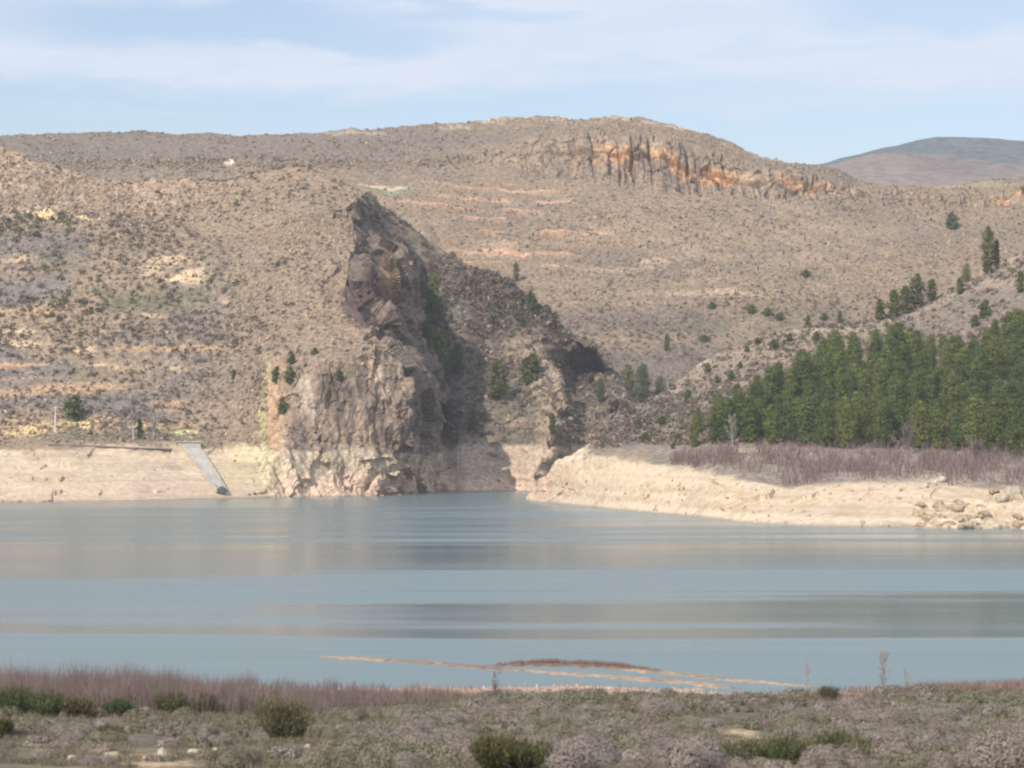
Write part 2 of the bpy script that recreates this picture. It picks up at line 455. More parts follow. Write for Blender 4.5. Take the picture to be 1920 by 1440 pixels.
def disp_G(x, y, P):
    rib = np.exp(-((x-cur(y, RIB))/30)**2)*sst(600, 660, y)
    up = sst(560, 480, y)
    beach = sst(832, 850, y)
    return rough(P, 20, 2.0, 5, 1.0, 103)*(1-.35*beach)+beach*.5*blocks(P, 4, 135)*sst(-.1, .3, fbm(P[..., 0]/12, P[..., 1]/12, P[..., 2]/6, 2, 136))+rib*(craggy(P, 7, 1.8, 111, .5)+1.8*blocks(P, 6, 115))+.8*sst(1010, 1060, x)*sst(560, 620, y)*(craggy(P, 9, 2.0, 112, .5)+2.0*blocks(P, 9, 125))+.4*up*craggy(P, 8, 2.0, 113, .6)
def col_G(x, y, P):
    X, Y_, Z = P[..., 0], P[..., 1], P[..., 2]
    n1 = fbm(X/25, Y_/25, Z/12, 4, 161); n2 = fbm(X/7, Y_/7, Z/4, 4, 162)
    c = np.broadcast_to(np.array((.172, .133, .102)), P.shape).copy()
    c = mixc(c, (.135, .115, .09), sst(-.15, .25, n1)*.8)
    c = mixc(c, (.105, .10, .075), sst(650, 540, y)*sst(-.2, .3, n2)*.6)
    c = mixc(c, (.30, .225, .16), sst(.15, .4, n2)*.6)
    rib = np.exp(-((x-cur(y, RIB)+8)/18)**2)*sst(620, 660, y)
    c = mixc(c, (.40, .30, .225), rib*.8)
    c = mixc(c, (.10, .085, .07), sst(0, 30, x-cur(y, RIB)-12*n1)*sst(620, 660, y)*sst(-.5, .2, n2)*.85)  # the rib's shadow, painted into the slope colour on its right
    b = sst(830, 842, y+n2*12)
    c = mixc(c, (.46, .355, .27), b*.9)
    c = mixc(c, (.34, .25, .19), b*sst(.1, .35, n2)*.7*sst(905, 880, y))
    c = mixc(c, (.58, .42, .32), b*sst(885, 900, y)*.8)
    c = mixc(c, (.42, .36, .30), ell(x, y, 850, 860, 40, 40)*.5)
    return c
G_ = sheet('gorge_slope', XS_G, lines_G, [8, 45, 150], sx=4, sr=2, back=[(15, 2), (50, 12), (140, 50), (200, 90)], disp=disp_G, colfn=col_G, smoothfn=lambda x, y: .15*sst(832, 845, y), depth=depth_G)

# ---------- M: the long far hill with the orange rim rock
XS_M = np.concatenate([np.arange(-620, -20, 10), np.arange(-20, 1941, 2.5), np.arange(1950, 2560, 10)])
YT = [(-620, 300), (700, 300), (900, 288), (950, 282), (1000, 262), (1070, 250), (1150, 258), (1250, 274), (1350, 292), (1440, 316), (1530, 336), (1600, 352), (1700, 358), (1800, 362), (1860, 362), (1920, 358), (2560, 350)]
YB = [(-620, 318), (700, 318), (900, 306), (950, 312), (1000, 315), (1070, 318), (1150, 326), (1250, 341), (1350, 350), (1440, 366), (1530, 374), (1600, 378), (1700, 385), (1800, 392), (1860, 384), (1920, 386), (2560, 380)]
RIDGE_M = [(-620, 262), (0, 253), (100, 251), (220, 249), (330, 253), (400, 250), (500, 250), (600, 244), (700, 238), (800, 231), (900, 224), (1000, 220), (1080, 219), (1150, 216), (1185, 216), (1230, 226), (1280, 236), (1330, 250), (1370, 265), (1410, 284), (1440, 296), (1480, 304), (1530, 312), (1570, 325), (1600, 342), (1660, 349), (1720, 348), (1800, 346), (1870, 342), (1930, 338), (2560, 320)]
CLF = [(-620, 0), (880, 0), (1000, .35), (1070, .9), (1110, 1), (1540, 1), (1620, .5), (1700, .35), (1850, .5), (1880, 1), (2560, 1)]
lines_M = [
    ([(-620, 840), (2560, 840)], [(-620, 915), (2560, 915)]),
    ([(-620, 690), (2560, 690)], [(-620, 985), (2560, 985)]),
    ([(-620, 560), (2560, 560)], [(-620, 1040), (2560, 1040)]),
    ([(-620, 455), (2560, 455)], [(-620, 1098), (2560, 1098)]),
    (YB, lambda x: 1160-12*cur(x, CLF)),
    (YT, lambda x: 1168-12*cur(x, CLF)),
    (RIDGE_M, [(-620, 1240), (1000, 1245), (1400, 1230), (1560, 1215), (2560, 1210)]),
]
def band_M(x, y):
    t, b = cur(x, YT), cur(x, YB)
    return (y-t)/(b-t)
def strata(x, y): return y+.00022*(x-1000)**2*np.where(x < 1000, 1, .35)-.03*(x-1000)
def disp_M(x, y, P):
    u = band_M(x, y); k = cur(x, CLF)
    inb = sst(-.25, .1, u)*sst(1.35, .95, u)*k
    r = rough(P, 30, 2.2, 6, 1.0, 203)+5*fbm(P[..., 0]/110, P[..., 1]/110, P[..., 2]/60, 2, 204)*sst(370, 430, y)
    s_ = P[..., 2]+.03*P[..., 0]+3*fbm(P[..., 0]/60, P[..., 1]/60, 0*x, 2, 216)
    r = r+1.6*(((s_/5.0) % 1.0)-.5)*sst(.0, .4, fbm(P[..., 0]/35, P[..., 1]/60, np.floor(s_/5.0)*5.3, 2, 217))*sst(360, 420, y)
    X = P[..., 0]
    cols = craggy(P, 8.5, 1.0, 205, .10, .10)
    cols2 = vnoise(X/16, P[..., 2]/60, 0*X, 206)
    xw = X+.10*P[..., 2]+1.2*vnoise(X/9, P[..., 2]/12, 0*X, 221)
    low = sst(.45, .6, u)
    crk = np.abs(vnoise(xw/4.6, P[..., 2]/90, 0*X, 222)); crk2 = np.abs(vnoise(xw/2.6, P[..., 2]/40, 0*X, 223))
    blk = vnoise(np.floor(xw/5.5)*7.7, low*3.1, 0*X, 224)
    r = r+inb*(1.6*cols+2.2*cols2+1.3*blk+1.2*low*(vnoise(xw/3.0, 0*X, 0*X, 225))-1.7*np.exp(-(crk/.16)**2)-1.0*low*np.exp(-(crk2/.2)**2)+1.5*blocks(P*np.array([1, 1, .45]), 3.6, 228))
    # a bedding plane runs between cap and foot
    r = r-inb*1.6*np.exp(-((u-.47-.05*vnoise(X/20, 0*X, 0*X, 226))/.05)**2)
    r = r-inb*2.2*sst(.38, .48, u)*sst(.78, .66, u)*(.6+.6*vnoise(X/22, 0*X, 0*X, 207))*ell(x, y, 1330, 320, 330, 70, .3)
    # terraces of bedded rock
    s = strata(x, y)
    ter = ell(x, y, 930, 430, 220, 80, .4)+.7*ell(x, y, 1180, 500, 420, 70, .5)
    ph = (s/21.0) % 1.0
    r = r+np.clip(ter, 0, 1)*(1.9*(ph-.5))*sst(-.5, .2, vnoise(x/60, s/12, 0*x, 208))
    for (a, b, rx, ry, h) in ((955, 466, 55, 11, 1.8), (1232, 495, 34, 8, 1.8), (1640, 330, 12, 5, 1.5)):
        e_ = ell(x, y, a, b, rx, ry, .4); r = r+h*e_*(1+.8*fbm(P[..., 0]/5, P[..., 2]/1.2, 0*x, 3, 227))
    g = np.abs(vnoise((x-.5*y)/110.0, y/500.0, 0*y, 209))
    r = r-.5*np.exp(-(g/.2)**2)*sst(380, 440, y)
    r = r+sst(255, 235, y)*sst(560, 700, x)*craggy(P, 6, 1.5, 210, .8)*.7
    return r
def col_M(x, y, P):
    X, Y_, Z = P[..., 0], P[..., 1], P[..., 2]
    n1 = fbm(X/40, Y_/40, Z/15, 4, 261); n2 = fbm(X/10, Y_/10, Z/5, 4, 262); n3 = fbm(X/70, Y_/70, Z/8, 3, 263)
    u = band_M(x, y); k = cur(x, CLF)
    c = np.broadcast_to(np.array((.24, .18, .127)), P.shape).copy()
    c = mixc(c, (.20, .158, .125), sst(-.1, .3, n1)*.85)
    c = mixc(c, (.175, .145, .125), sst(345, 300, y)*sst(1000, 700, x)*.7)
    c = mixc(c, (.30, .228, .163), ell(x, y, 1350, 430, 380, 70, .7)*sst(-.3, .3, n2)*.7)
    c = mixc(c, (.158, .125, .104), sst(530, 620, y)*sst(-.5, .1, n1)*.95)  # lower slope: purple grey scrub tone, valley shade painted into it
    c = mixc(c, (.135, .125, .085), ell(x, y, 1420, 590, 180, 30, .7)*sst(-.2, .3, n2)*.9)
    c = mixc(c, (.135, .13, .09), ell(x, y, 1500, 518, 60, 12, .7)*.5)
    s = strata(x, y)
    line = np.exp(-(((s/21.0) % 1.0-.82)/.10)**2)*sst(-.15, .15, vnoise(x/70, np.floor(s/21.0)*3.7, 0*x, 264))
    c = mixc(c, (.50, .30, .20), np.clip(ell(x, y, 930, 420, 230, 80, .4)*1.3, 0, 1)*line)
    c = mixc(c, (.46, .32, .22), np.clip(ell(x, y, 1180, 520, 420, 50, .5), 0, 1)*line*.45)
    for (a, b, rx, ry) in ((955, 464, 54, 10), (1232, 494, 34, 7)):
        c = mixc(c, (.44, .32, .225), ell(x, y, a, b, rx, ry, .5)*sst(-.3, .15, fbm(X/9, Z/1.3, 0*X, 3, 267)))
    c = mixc(c, (.38, .29, .205), ell(x, y, 1360, 548, 110, 4, .6)*.8)
    c = mixc(c, (.20, .22, .14), ell(x, y, 737, 357, 34, 8, .4)*.9)
    c = mixc(c, (.58, .46, .34), ell(x, y-.04*(x-700), 725, 350, 50, 3, .4)*.8)
    c = mixc(c, (.66, .56, .46), ell(x, y, 430, 309, 9, 5, .5))
    c = mixc(c, (.42, .34, .27), sst(14, 3, y-cur(x, RIDGE_M))*sst(560, 680, x)*sst(1500, 1420, x)*sst(0, .3, n2)*.9)
    c = mixc(c, (.135, .16, .10), ell(x, y, 330, 312, 14, 8, .6)*.7)
    # rim rock: grey cap, orange middle, grey foot
    inb = sst(-.12, .05, u)*sst(1.15, .95, u)*k
    c = mixc(c, (.265, .20, .15), inb)
    st = fbm((X+.12*Z)/3.5, Y_/8, Z/40, 3, 265)
    c = mixc(c, (.165, .13, .11), inb*sst(.02, -.3, st)*.7)
    c = mixc(c, (.36, .275, .205), inb*sst(.08, .35, st)*.6)
    orange = sst(.22, .40, u+.4*n2)*sst(.82, .60, u+.5*n2)*k*np.clip(ell(x, y, 1330, 315, 250, 80, .25)+ell(x, y, 1900, 368, 40, 30, .3), 0, 1)
    c = mixc(c, (.46, .26, .135), orange*sst(-.5, -.1, vnoise(X/14, 0*X, 0*X, 266))*sst(-.3, -.05, st))
    c = mixc(c, (.46, .32, .20), orange*sst(.05, .35, n2)*.6)
    # green-brown turf of the plateau on the right
    c = mixc(c, (.30, .26, .16), ell(x, y, 1780, 350, 170, 6, .5)*.7)
    c = mixc(c, (.7, .66, .6), ell(x, y, 1643, 329, 8, 5, .4))
    return c
M_ = sheet('far_hill', XS_M, lines_M, [36, 52, 46, 44, 30, 26], sx=3, sr=.8, back=[(30, 2), (90, 16), (300, 120)], disp=disp_M, colfn=col_M)

# ---------- R: the right-hand spur
XS_R = np.concatenate([np.arange(988, 1941, 2.0), np.arange(1950, 2500, 10)])
YW_R = [(985, 938), (1040, 943), (1150, 955), (1300, 968), (1400, 980), (1500, 986), (1700, 990), (1920, 992), (2500, 1000)]
YB_R = [(985, 938), (1000, 925), (1040, 880), (1100, 852), (1150, 857), (1260, 874), (1300, 885), (1430, 905), (1480, 914), (1560, 910), (1650, 905), (1740, 901), (1800, 907), (1850, 911), (1920, 914), (2500, 920)]
YC_R = [(985, 937), (1000, 922), (1040, 876), (1100, 846), (1180, 838), (1260, 838), (1400, 838), (1560, 844), (1750, 848), (1920, 856), (2500, 860)]
RIDGE_R = [(985, 936), (1000, 918), (1040, 872), (1097, 843), (1147, 806), (1193, 776), (1227, 739), (1280, 712), (1337, 670), (1387, 652), (1447, 630), (1520, 615), (1600, 604), (1640, 600), (1690, 586), (1730, 570), (1770, 553), (1841, 514), (1886, 490), (1920, 472), (2100, 400), (2500, 300)]
lines_R = [
    (lambda x: cur(x, YW_R)+12, lambda x: Dw(cur(x, YW_R))-7),
    (lambda x: cur(x, YW_R), lambda x: Dw(cur(x, YW_R))),
    (YB_R, lambda x: Dw(cur(x, YW_R))+cur(x, [(985, 0), (1040, 6), (1100, 18), (1300, 28), (1500, 36), (2500, 36)])),
    (YC_R, lambda x: Dw(cur(x, YW_R))+cur(x, [(985, .5), (1040, 7), (1100, 20), (1180, 40), (1300, 62), (1500, 95), (1920, 100), (2500, 100)])),
    (RIDGE_R, [(985, 684), (1040, 668), (1100, 672), (1200, 705), (1300, 722), (1400, 735), (1600, 745), (1800, 752), (1920, 755), (2500, 760)]),
]
def depth_R(x, y, d): return d
def disp_R(x, y, P):
    yb = cur(x, YB_R)
    b = sst(-6, 6, y-yb); tip = sst(985, 1040, x)
    r = rough(P, 18, 1.3, 4.5, .6, 303)*(1-.9*b)*(.25+.75*tip)
    r = r+b*tip*.28*craggy(P, 11, 1.0, 305, .7, .9)*sst(-.2, .3, fbm(P[..., 0]/30, P[..., 1]/30, 0*x, 2, 308))
    r = r+sst(1690, 1780, x)*b*sst(935, 950, y)*craggy(P, 5, 1.6, 306, .7, .8)*.8
    r = r+b*tip*.55*blocks(P*np.array([1, 1, 2.2]), 6, 318)*sst(-.15, .25, fbm(P[..., 0]/25, P[..., 1]/25, P[..., 2]/5, 2, 319))
    ridge = sst(40, 5, y-cur(x, RIDGE_R))*sst(1500, 1350, x)*tip
    r = r+ridge*craggy(P, 6, 1.6, 307, .8)*.7
    return r
def col_R(x, y, P):
    X, Y_, Z = P[..., 0], P[..., 1], P[..., 2]
    n1 = fbm(X/25, Y_/25, Z/12, 4, 361); n2 = fbm(X/7, Y_/7, Z/4, 4, 362)
    yb = cur(x, YB_R)
    c = np.broadcast_to(np.array((.255, .198, .152)), P.shape).copy()
    c = mixc(c, (.185, .148, .122), sst(-.1, .3, n1)*.8)
    c = mixc(c, (.17, .165, .125), ell(x, y, 1250, 790, 120, 60, .7)*sst(-.2, .2, n2)*.6)
    c = mixc(c, (.40, .33, .255), sst(26, 4, y-cur(x, RIDGE_R))*sst(-.3, .3, n2)*.7)  # sunlit ridge edge painted in as a paler strip
    c = mixc(c, (.25, .205, .17), ell(x, y, 1640, 870, 400, 40, .4)*.8)
    c = mixc(c, (.46, .35, .23), ell(x, y, 1400, 845, 60, 6, .5)*.7)
    b = np.maximum(sst(-5, 5, y-yb+n2*8), sst(1112, 1085, x+10*n2))
    c = mixc(c, C_BEACH, b)
    s = Z+.12*X+2*n2
    c = mixc(c, (.47, .35, .23), b*sst(.0, .35, fbm(X/22, Y_/22, s/1.2, 3, 363))*.7)
    c = mixc(c, (.45, .38, .28), b*sst(18, 2, y-yb)*sst(-.1, .3, n2)*.7*sst(1450, 1200, x))
    c = mixc(c, (.60, .49, .37), b*sst(0, 22, y-cur(x, YW_R)+24)*.7)
    c = mixc(c, (.36, .28, .20), b*sst(.25, .45, n2)*.5)
    c = c*(1+b*(.10*vnoise(Z/.5, X/60, 0*Z, 367)+.06*vnoise(Z/.2, X/40, 0*Z, 368)))[..., None]*(1-.35*sst(.4, .08, Z)*b)[..., None]
    c = mixc(c, (.50, .42, .30), ell(x, y, 1760, 905, 60, 12, .5)*.5)
    c = mixc(c, (.52, .36, .27), ell(x, y, 1015, 905, 26, 40, .5)*.7)
    return c
R_ = sheet('right_hill', XS_R, lines_R, [8, 46, 34, 120], sx=5, sr=2.5, back=[(12, 1.5), (35, 8), (80, 30), (160, 75)], disp=disp_R, colfn=col_R, smoothfn=lambda x, y: .55*sst(-6, 4, y-cur(x, YB_R)), depth=depth_R)

# ---------- two far ridges on the right skyline
def disp_F(x, y, P): return rough(P, 140, 6, 30, 2.0, 403)
def col_F(base, alt):
    def f(x, y, P):
        n = fbm(P[..., 0]/120, P[..., 1]/120, P[..., 2]/30, 4, 461)
        c = np.broadcast_to(np.array(base), P.shape).copy()
        return mixc(c, alt, sst(-.2, .3, n)*.8)
    return f
XS_F = np.arange(1200, 2600, 4.0)
RF2 = [(1200, 330), (1500, 318), (1600, 293), (1680, 277), (1720, 263), (1752, 255), (1800, 259), (1860, 264), (1920, 267), (2100, 258), (2600, 300)]
RF1 = [(1200, 335), (1500, 309), (1540, 304), (1580, 296), (1640, 285), (1700, 282), (1760, 285), (1840, 296), (1920, 302), (2200, 290), (2600, 310)]
F2_ = sheet('distant_mountain', XS_F, [([(1200, 420), (2600, 420)], [(1200, 2700), (2600, 2700)]), (RF2, [(1200, 3300), (2600, 3300)])], [60], sx=3, sr=2,
            back=[(60, 5), (200, 60)], disp=disp_F, colfn=col_F((.135, .145, .16), (.105, .118, .125)), mat=M_FAR)  # bluish albedo: the haze of distance put into the colour
F1_ = sheet('distant_hill', XS_F, [([(1200, 420), (2600, 420)], [(1200, 1750), (2600, 1750)]), (RF1, [(1200, 2250), (2600, 2250)])], [70], sx=3, sr=2,
            back=[(60, 5), (200, 60)], disp=disp_F, colfn=col_F((.225, .175, .155), (.17, .142, .13)), mat=M_FAR)

# ---------- near bank, lake bed and the sandbars: one ground sheet
def shore(px): return 183+5*np.sin(px/310.0+.6)*.6+cur(px, [(-3000, 2), (0, 2), (480, -2), (800, 1), (1000, 3), (1300, 2), (1400, -2), (1920, 1), (4500, 3)])
SPITS = [([(596, 1231), (700, 1236), (800, 1243), (900, 1251), (1000, 1259), (1100, 1266), (1200, 1273), (1290, 1281), (1400, 1292)], [(590, .0), (600, .5), (650, 1.1), (760, 1.5), (1000, 1.0), (1100, 1.4), (1250, 1.5), (1340, 1.2), (1400, .15)]),
         ([(900, 1247), (960, 1247), (1040, 1246), (1110, 1248), (1180, 1254), (1260, 1264), (1340, 1272), (1400, 1277), (1470, 1283), (1560, 1290)], [(890, .0), (930, .8), (1000, 1.5), (1120, 1.7), (1250, 1.2), (1350, 1.1), (1480, .9), (1560, .15)])]
def ground_z(px, D):
    d = shore(px)-D
    X = (px-CX)/F*D
    z = np.where(d > 0, np.where(d < 73, 3.0*d/73, 3.0+(d-73)*.083), d*.055)
    z = np.maximum(z, -6.0)
    land = sst(-2, 14, d)
    z = z+land*(.30*fbm(X/9, D/9, 0*X, 3, 501)+.10*fbm(X/1.8, D/1.8, 0*X, 3, 502))
    z = z+sst(-14, -2, d)*(1-land)*.18*fbm(X/4, D/4, 0*X, 3, 503)
    for pts, ws in SPITS:
        p = np.array(pts); y = np.interp(px, p[:, 0], p[:, 1]); Ds = Dw(y); w = cur(px, ws)
        inside = (px > p[0, 0]) & (px < p[-1, 0])
        h = .10*(1-((D-Ds-.5*vnoise(px/60.0, 0*px, 0*px, 504)-.2*vnoise(px/11.0, 0*px, 0*px, 505))/np.maximum(w*(1+.5*vnoise(px/17.0, 0*px, 0*px, 506)), .05))**2)*sst(.2, 1.2, w)
        z = np.where(inside & (w > .28) & (h > z) & (np.abs(D-Ds) < 6), h, z)
    return z
pxs = np.concatenate([np.arange(-2600, -40, 40), np.arange(-40, 1961, 3.0), np.arange(2000, 4600, 40)])
Ds_ = np.concatenate([np.arange(-60, 96, 12), np.arange(96, 236, .4), np.arange(240, 420, 12), np.arange(440, 1300, 60)])
PX, DD = np.meshgrid(pxs, Ds_)
ZZ = ground_z(PX, DD)
GP = np.stack([(PX-CX)/F*np.maximum(DD, 100)*np.where(DD > 420, 1.0, 1.0), DD, ZZ], -1)
def ground_col(px, D, P):
    X, Z = P[..., 0], P[..., 2]
    n1 = fbm(X/5, D/9, 0*X, 4, 511); n2 = fbm(X/1.2, D/2, 0*X, 4, 512)
    d = shore(px)-D
    c = np.broadcast_to(np.array((.175, .14, .105)), P.shape).copy()
    c = mixc(c, (.135, .13, .085), sst(-.1, .3, n1)*.8)
    c = mixc(c, (.11, .095, .085), sst(0, .35, n2)*.7)
    c = mixc(c, (.105, .088, .07), sst(640, 480, px)*sst(-.5, 0, n1)*.85)
    y = HY-(Z-CZ)/np.maximum(D, 1)*F
    for (a, b, rx, ry, k) in ((250, 1424, 160, 16, 1), (610, 1428, 90, 12, 1), (1175, 1386, 45, 8, 1), (1330, 1385, 40, 12, 1), (1400, 1384, 95, 18, 1), (1855, 1360, 40, 10, 1), (60, 1405, 50, 10, .8), (1870, 1330, 40, 6, .5), (1000, 1425, 60, 8, .7)):
        c = mixc(c, (.43, .325, .205), ell(px, y, a, b, rx, ry, .6)*sst(-.35, .1, n2)*k)
    c = mixc(c, (.48, .35, .27), sst(14, 3, d+4*n1))
    c = mixc(c, (.34, .245, .18), (d < -3)*(Z > -.4)*.9)
    c = mixc(c, (.24, .17, .15), (d < -3)*(Z > -.4)*ell(px, y, 850, 1246, 120, 30, .25)*.85)
    c = mixc(c, (.20, .18, .12), (d < -3)*(Z > -.4)*sst(.0, .4, n2)*.6)
    c = mixc(c, (.16, .095, .075), (d < -3)*(Z > -.4)*ell(px, y, 1080, 1246, 190, 9, .4)*.8)
    c = mixc(c, (.10, .12, .11), sst(-.1, -1.0, Z))
    return c
GC = ground_col(PX, DD, GP)
ground = mesh_np('ground', GP, grid_faces(*GP.shape[:2]), M_GROUND, np.clip(GC, .01, .9), smooth=True)
tag(ground, kind='structure')
def gpos(px, D):
    px = np.asarray(px, float); D = np.asarray(D, float)
    return np.stack([(px-CX)/F*D, D, ground_z(px, D)], -1)
def ground_at(x, y):
    """the point of the near bank seen at photo pixel x, y"""
    Dq = np.arange(100, 215, .1); z = ground_z(np.full_like(Dq, x), Dq)
    row = HY-(z-CZ)/Dq*F
    k = np.argmin(np.abs(row-y)); return gpos(x, Dq[k])

# ---------- water
def water_mat():
    m, nt = new_mat('lake water')
    out = N(nt, 'ShaderNodeOutputMaterial'); b = N(nt, 'ShaderNodeBsdfPrincipled')
    tc = N(nt, 'ShaderNodeTexCoord').outputs['Object']
    big = noise_n(nt, tc, 1.0, 3, .5, (.006, .024, 1), -.10)
    mid = noise_n(nt, tc, 1.0, 3, .55, (.013, .055, 1), -.07)
    mixv = math_n(nt, 'ADD', math_n(nt, 'MULTIPLY', big, .75), math_n(nt, 'MULTIPLY', mid, .25))
    sx = N(nt, 'ShaderNodeSeparateXYZ'); nt.links.new(tc, sx.inputs[0])
    yy = math_n(nt, 'ADD', sx.outputs['Y'], math_n(nt, 'MULTIPLY', sx.outputs['X'], -.16))
    yy = math_n(nt, 'ADD', yy, math_n(nt, 'MULTIPLY', math_n(nt, 'SUBTRACT', mixv, .5), 260.0))
    rp = N(nt, 'ShaderNodeValToRGB'); rp.color_ramp.interpolation = 'EASE'
    nt.links.new(math_n(nt, 'DIVIDE', math_n(nt, 'SUBTRACT', yy, 180.0), 620.0, clamp=True), rp.inputs[0])
    stops = [(186, .85), (218, .8), (240, .14), (262, .20), (292, .72), (325, .7), (362, .26), (410, .14), (444, .55), (490, .35), (560, .5), (680, .42)]   # wind lanes and calm lanes across the lake
    el = rp.color_ramp.elements
    while len(el) < len(stops): el.new(.5)
    for e, (d_, v_) in zip(el, stops): e.position = (d_-180)/620.0; e.color = (v_, v_, v_, 1)
    patch = math_n(nt, 'ADD', rp.outputs[0], math_n(nt, 'MULTIPLY', math_n(nt, 'SUBTRACT', mid, .5), .8), clamp=True)
    nt.links.new(smooth_n(nt, patch, 0, 1, .12, .37), b.inputs['Roughness'])
    rip = noise_n(nt, tc, 1.0, 3, .6, (.35, 1.3, 1))
    bn = N(nt, 'ShaderNodeBump'); bn.inputs['Distance'].default_value = .05
    nt.links.new(smooth_n(nt, patch, 0, 1, .12, .5), bn.inputs['Strength'])
    nt.links.new(rip, bn.inputs['Height']); nt.links.new(bn.outputs[0], b.inputs['Normal'])
    b.inputs['Base Color'].default_value = (.128, .182, .19, 1)
    b.inputs['IOR'].default_value = 1.33
    nt.links.new(b.outputs[0], out.inputs[0])
    return m
wv = np.array([[-700, 60, 0], [700, 60, 0], [700, 1000, 0], [-700, 1000, 0]], float)
wx = np.linspace(-700, 700, 15); wy = np.linspace(60, 1000, 21)
WX, WY = np.meshgrid(wx, wy)
tag(mesh_np('water', np.stack([WX, WY, 0*WX], -1), grid_faces(21, 15), water_mat(), smooth=True), kind='structure')
# ------------------------------------------------------------------ scattered stones and scrub
def rot_mats(n, rng, full=True):
    if full:
        q = rng.normal(size=(n, 4)); q /= np.linalg.norm(q, axis=1)[:, None]
        w, x, y, z = q.T
        return np.stack([np.stack([1-2*(y*y+z*z), 2*(x*y-z*w), 2*(x*z+y*w)], -1), np.stack([2*(x*y+z*w), 1-2*(x*x+z*z), 2*(y*z-x*w)], -1), np.stack([2*(x*z-y*w), 2*(y*z+x*w), 1-2*(x*x+y*y)], -1)], 1)
    a = rng.uniform(0, 2*PI, n); o, e = 0*a, 0*a+1
    return np.stack([np.stack([np.cos(a), -np.sin(a), o], -1), np.stack([np.sin(a), np.cos(a), o], -1), np.stack([o, o, e], -1)], 1)

g_ = (1+5**.5)/2
ICO = np.array([[-1, g_, 0], [1, g_, 0], [-1, -g_, 0], [1, -g_, 0], [0, -1, g_], [0, 1, g_], [0, -1, -g_], [0, 1, -g_], [g_, 0, -1], [g_, 0, 1], [-g_, 0, -1], [-g_, 0, 1]])/np.sqrt(1+g_*g_)
ICF = np.array([[0, 11, 5], [0, 5, 1], [0, 1, 7], [0, 7, 10], [0, 10, 11], [1, 5, 9], [5, 11, 4], [11, 10, 2], [10, 7, 6], [7, 1, 8], [3, 9, 4], [3, 4, 2], [3, 2, 6], [3, 6, 8], [3, 8, 9], [4, 9, 5], [2, 4, 11], [6, 2, 10], [8, 6, 7], [9, 8, 1]])

def stones(P, size, rng):
    n = len(P)
    V = ICO[None]*(1+rng.uniform(-.3, .3, (n, 12, 1)))*np.stack([rng.uniform(.7, 1.3, n), rng.uniform(.7, 1.3, n), rng.uniform(.4, .8, n)], -1)[:, None]
    V = np.einsum('nij,nkj->nki', rot_mats(n, rng), V)*size[:, None, None]*.5
    V = V+P[:, None]+np.array([0, 0, .12])*size[:, None, None]
    Fc = (ICF[None]+12*np.arange(n)[:, None, None]).reshape(-1, 3)
    return V, Fc

def tri_leaves(C, nrm, size, rng, aspect=1.0):
    """one triangle per centre C, facing NRM"""
    n = len(C)
    t = np.cross(nrm, rng.normal(size=(n, 3))); t /= np.linalg.norm(t, axis=1)[:, None]+1e-9
    b = np.cross(nrm, t)
    s = np.broadcast_to(size, (n,))[:, None]
    V = np.stack([C+t*s*.6, C-t*s*.35+b*s*.5*aspect, C-t*s*.35-b*s*.5*aspect], 1)
    return V, np.arange(3*n).reshape(-1, 3)

def unit(v): return v/(np.linalg.norm(v, axis=-1)[..., None]+1e-9)

def bushes(P, W, H, rng, nt, cols, leaf=.3):
    """low domes of small facing leaves / twig ends, all in one mesh"""
    n = len(P)
    u = unit(rng.normal(size=(n, nt, 3))); u[..., 2] = np.abs(u[..., 2])
    lump = 1+.25*np.sin(3*np.arctan2(u[..., 1], u[..., 0])+rng.uniform(0, 6, (n, 1)))
    r = rng.uniform(.72, 1.05, (n, nt))*lump
    C = u*r[..., None]*np.stack([W*.5, W*.5, H], -1)[:, None]+P[:, None]
    nr = unit(u+.55*rng.normal(size=u.shape))
    V, Fc = tri_leaves(C.reshape(-1, 3), nr.reshape(-1, 3), (leaf*rng.uniform(.6, 1.3, (n, nt))*W[:, None]).ravel(), rng)
    c = np.repeat((cols[:, None]*rng.uniform(.7, 1.25, (n, nt, 1))).reshape(-1, 3), 3, 0)
    return V, Fc, c

def pick(L, n, dens, rng, clump=True):
    """n random points of a hillside, spread evenly over its visible slope and thinned by DENS(x, y)"""
    H_, W_ = L.nf, L.px.shape[1]
    i = rng.uniform(0, H_-1.01, n*4); j = rng.uniform(0, W_-1.01, n*4)
    a, b = i.astype(int), j.astype(int)
    x, y = L.px[a, b], L.py[a, b]
    q = L.P[a, b]; cl = fbm(q[:, 0]/22, q[:, 1]/30, q[:, 2]/9, 3, int(rng.integers(0, 999)))
    k = rng.uniform(size=len(a)) < dens(x, y)*(np.clip(.8+1.7*cl, .22, 1.5) if clump else 1)
    a, b, fi, fj, x, y = a[k][:n], b[k][:n], (i-np.floor(i))[k][:n, None], (j-np.floor(j))[k][:n, None], x[k][:n], y[k][:n]
    P = (L.P[a, b]*(1-fj)+L.P[a, b+1]*fj)*(1-fi)+(L.P[a+1, b]*(1-fj)+L.P[a+1, b+1]*fj)*fi
    return P, x, y

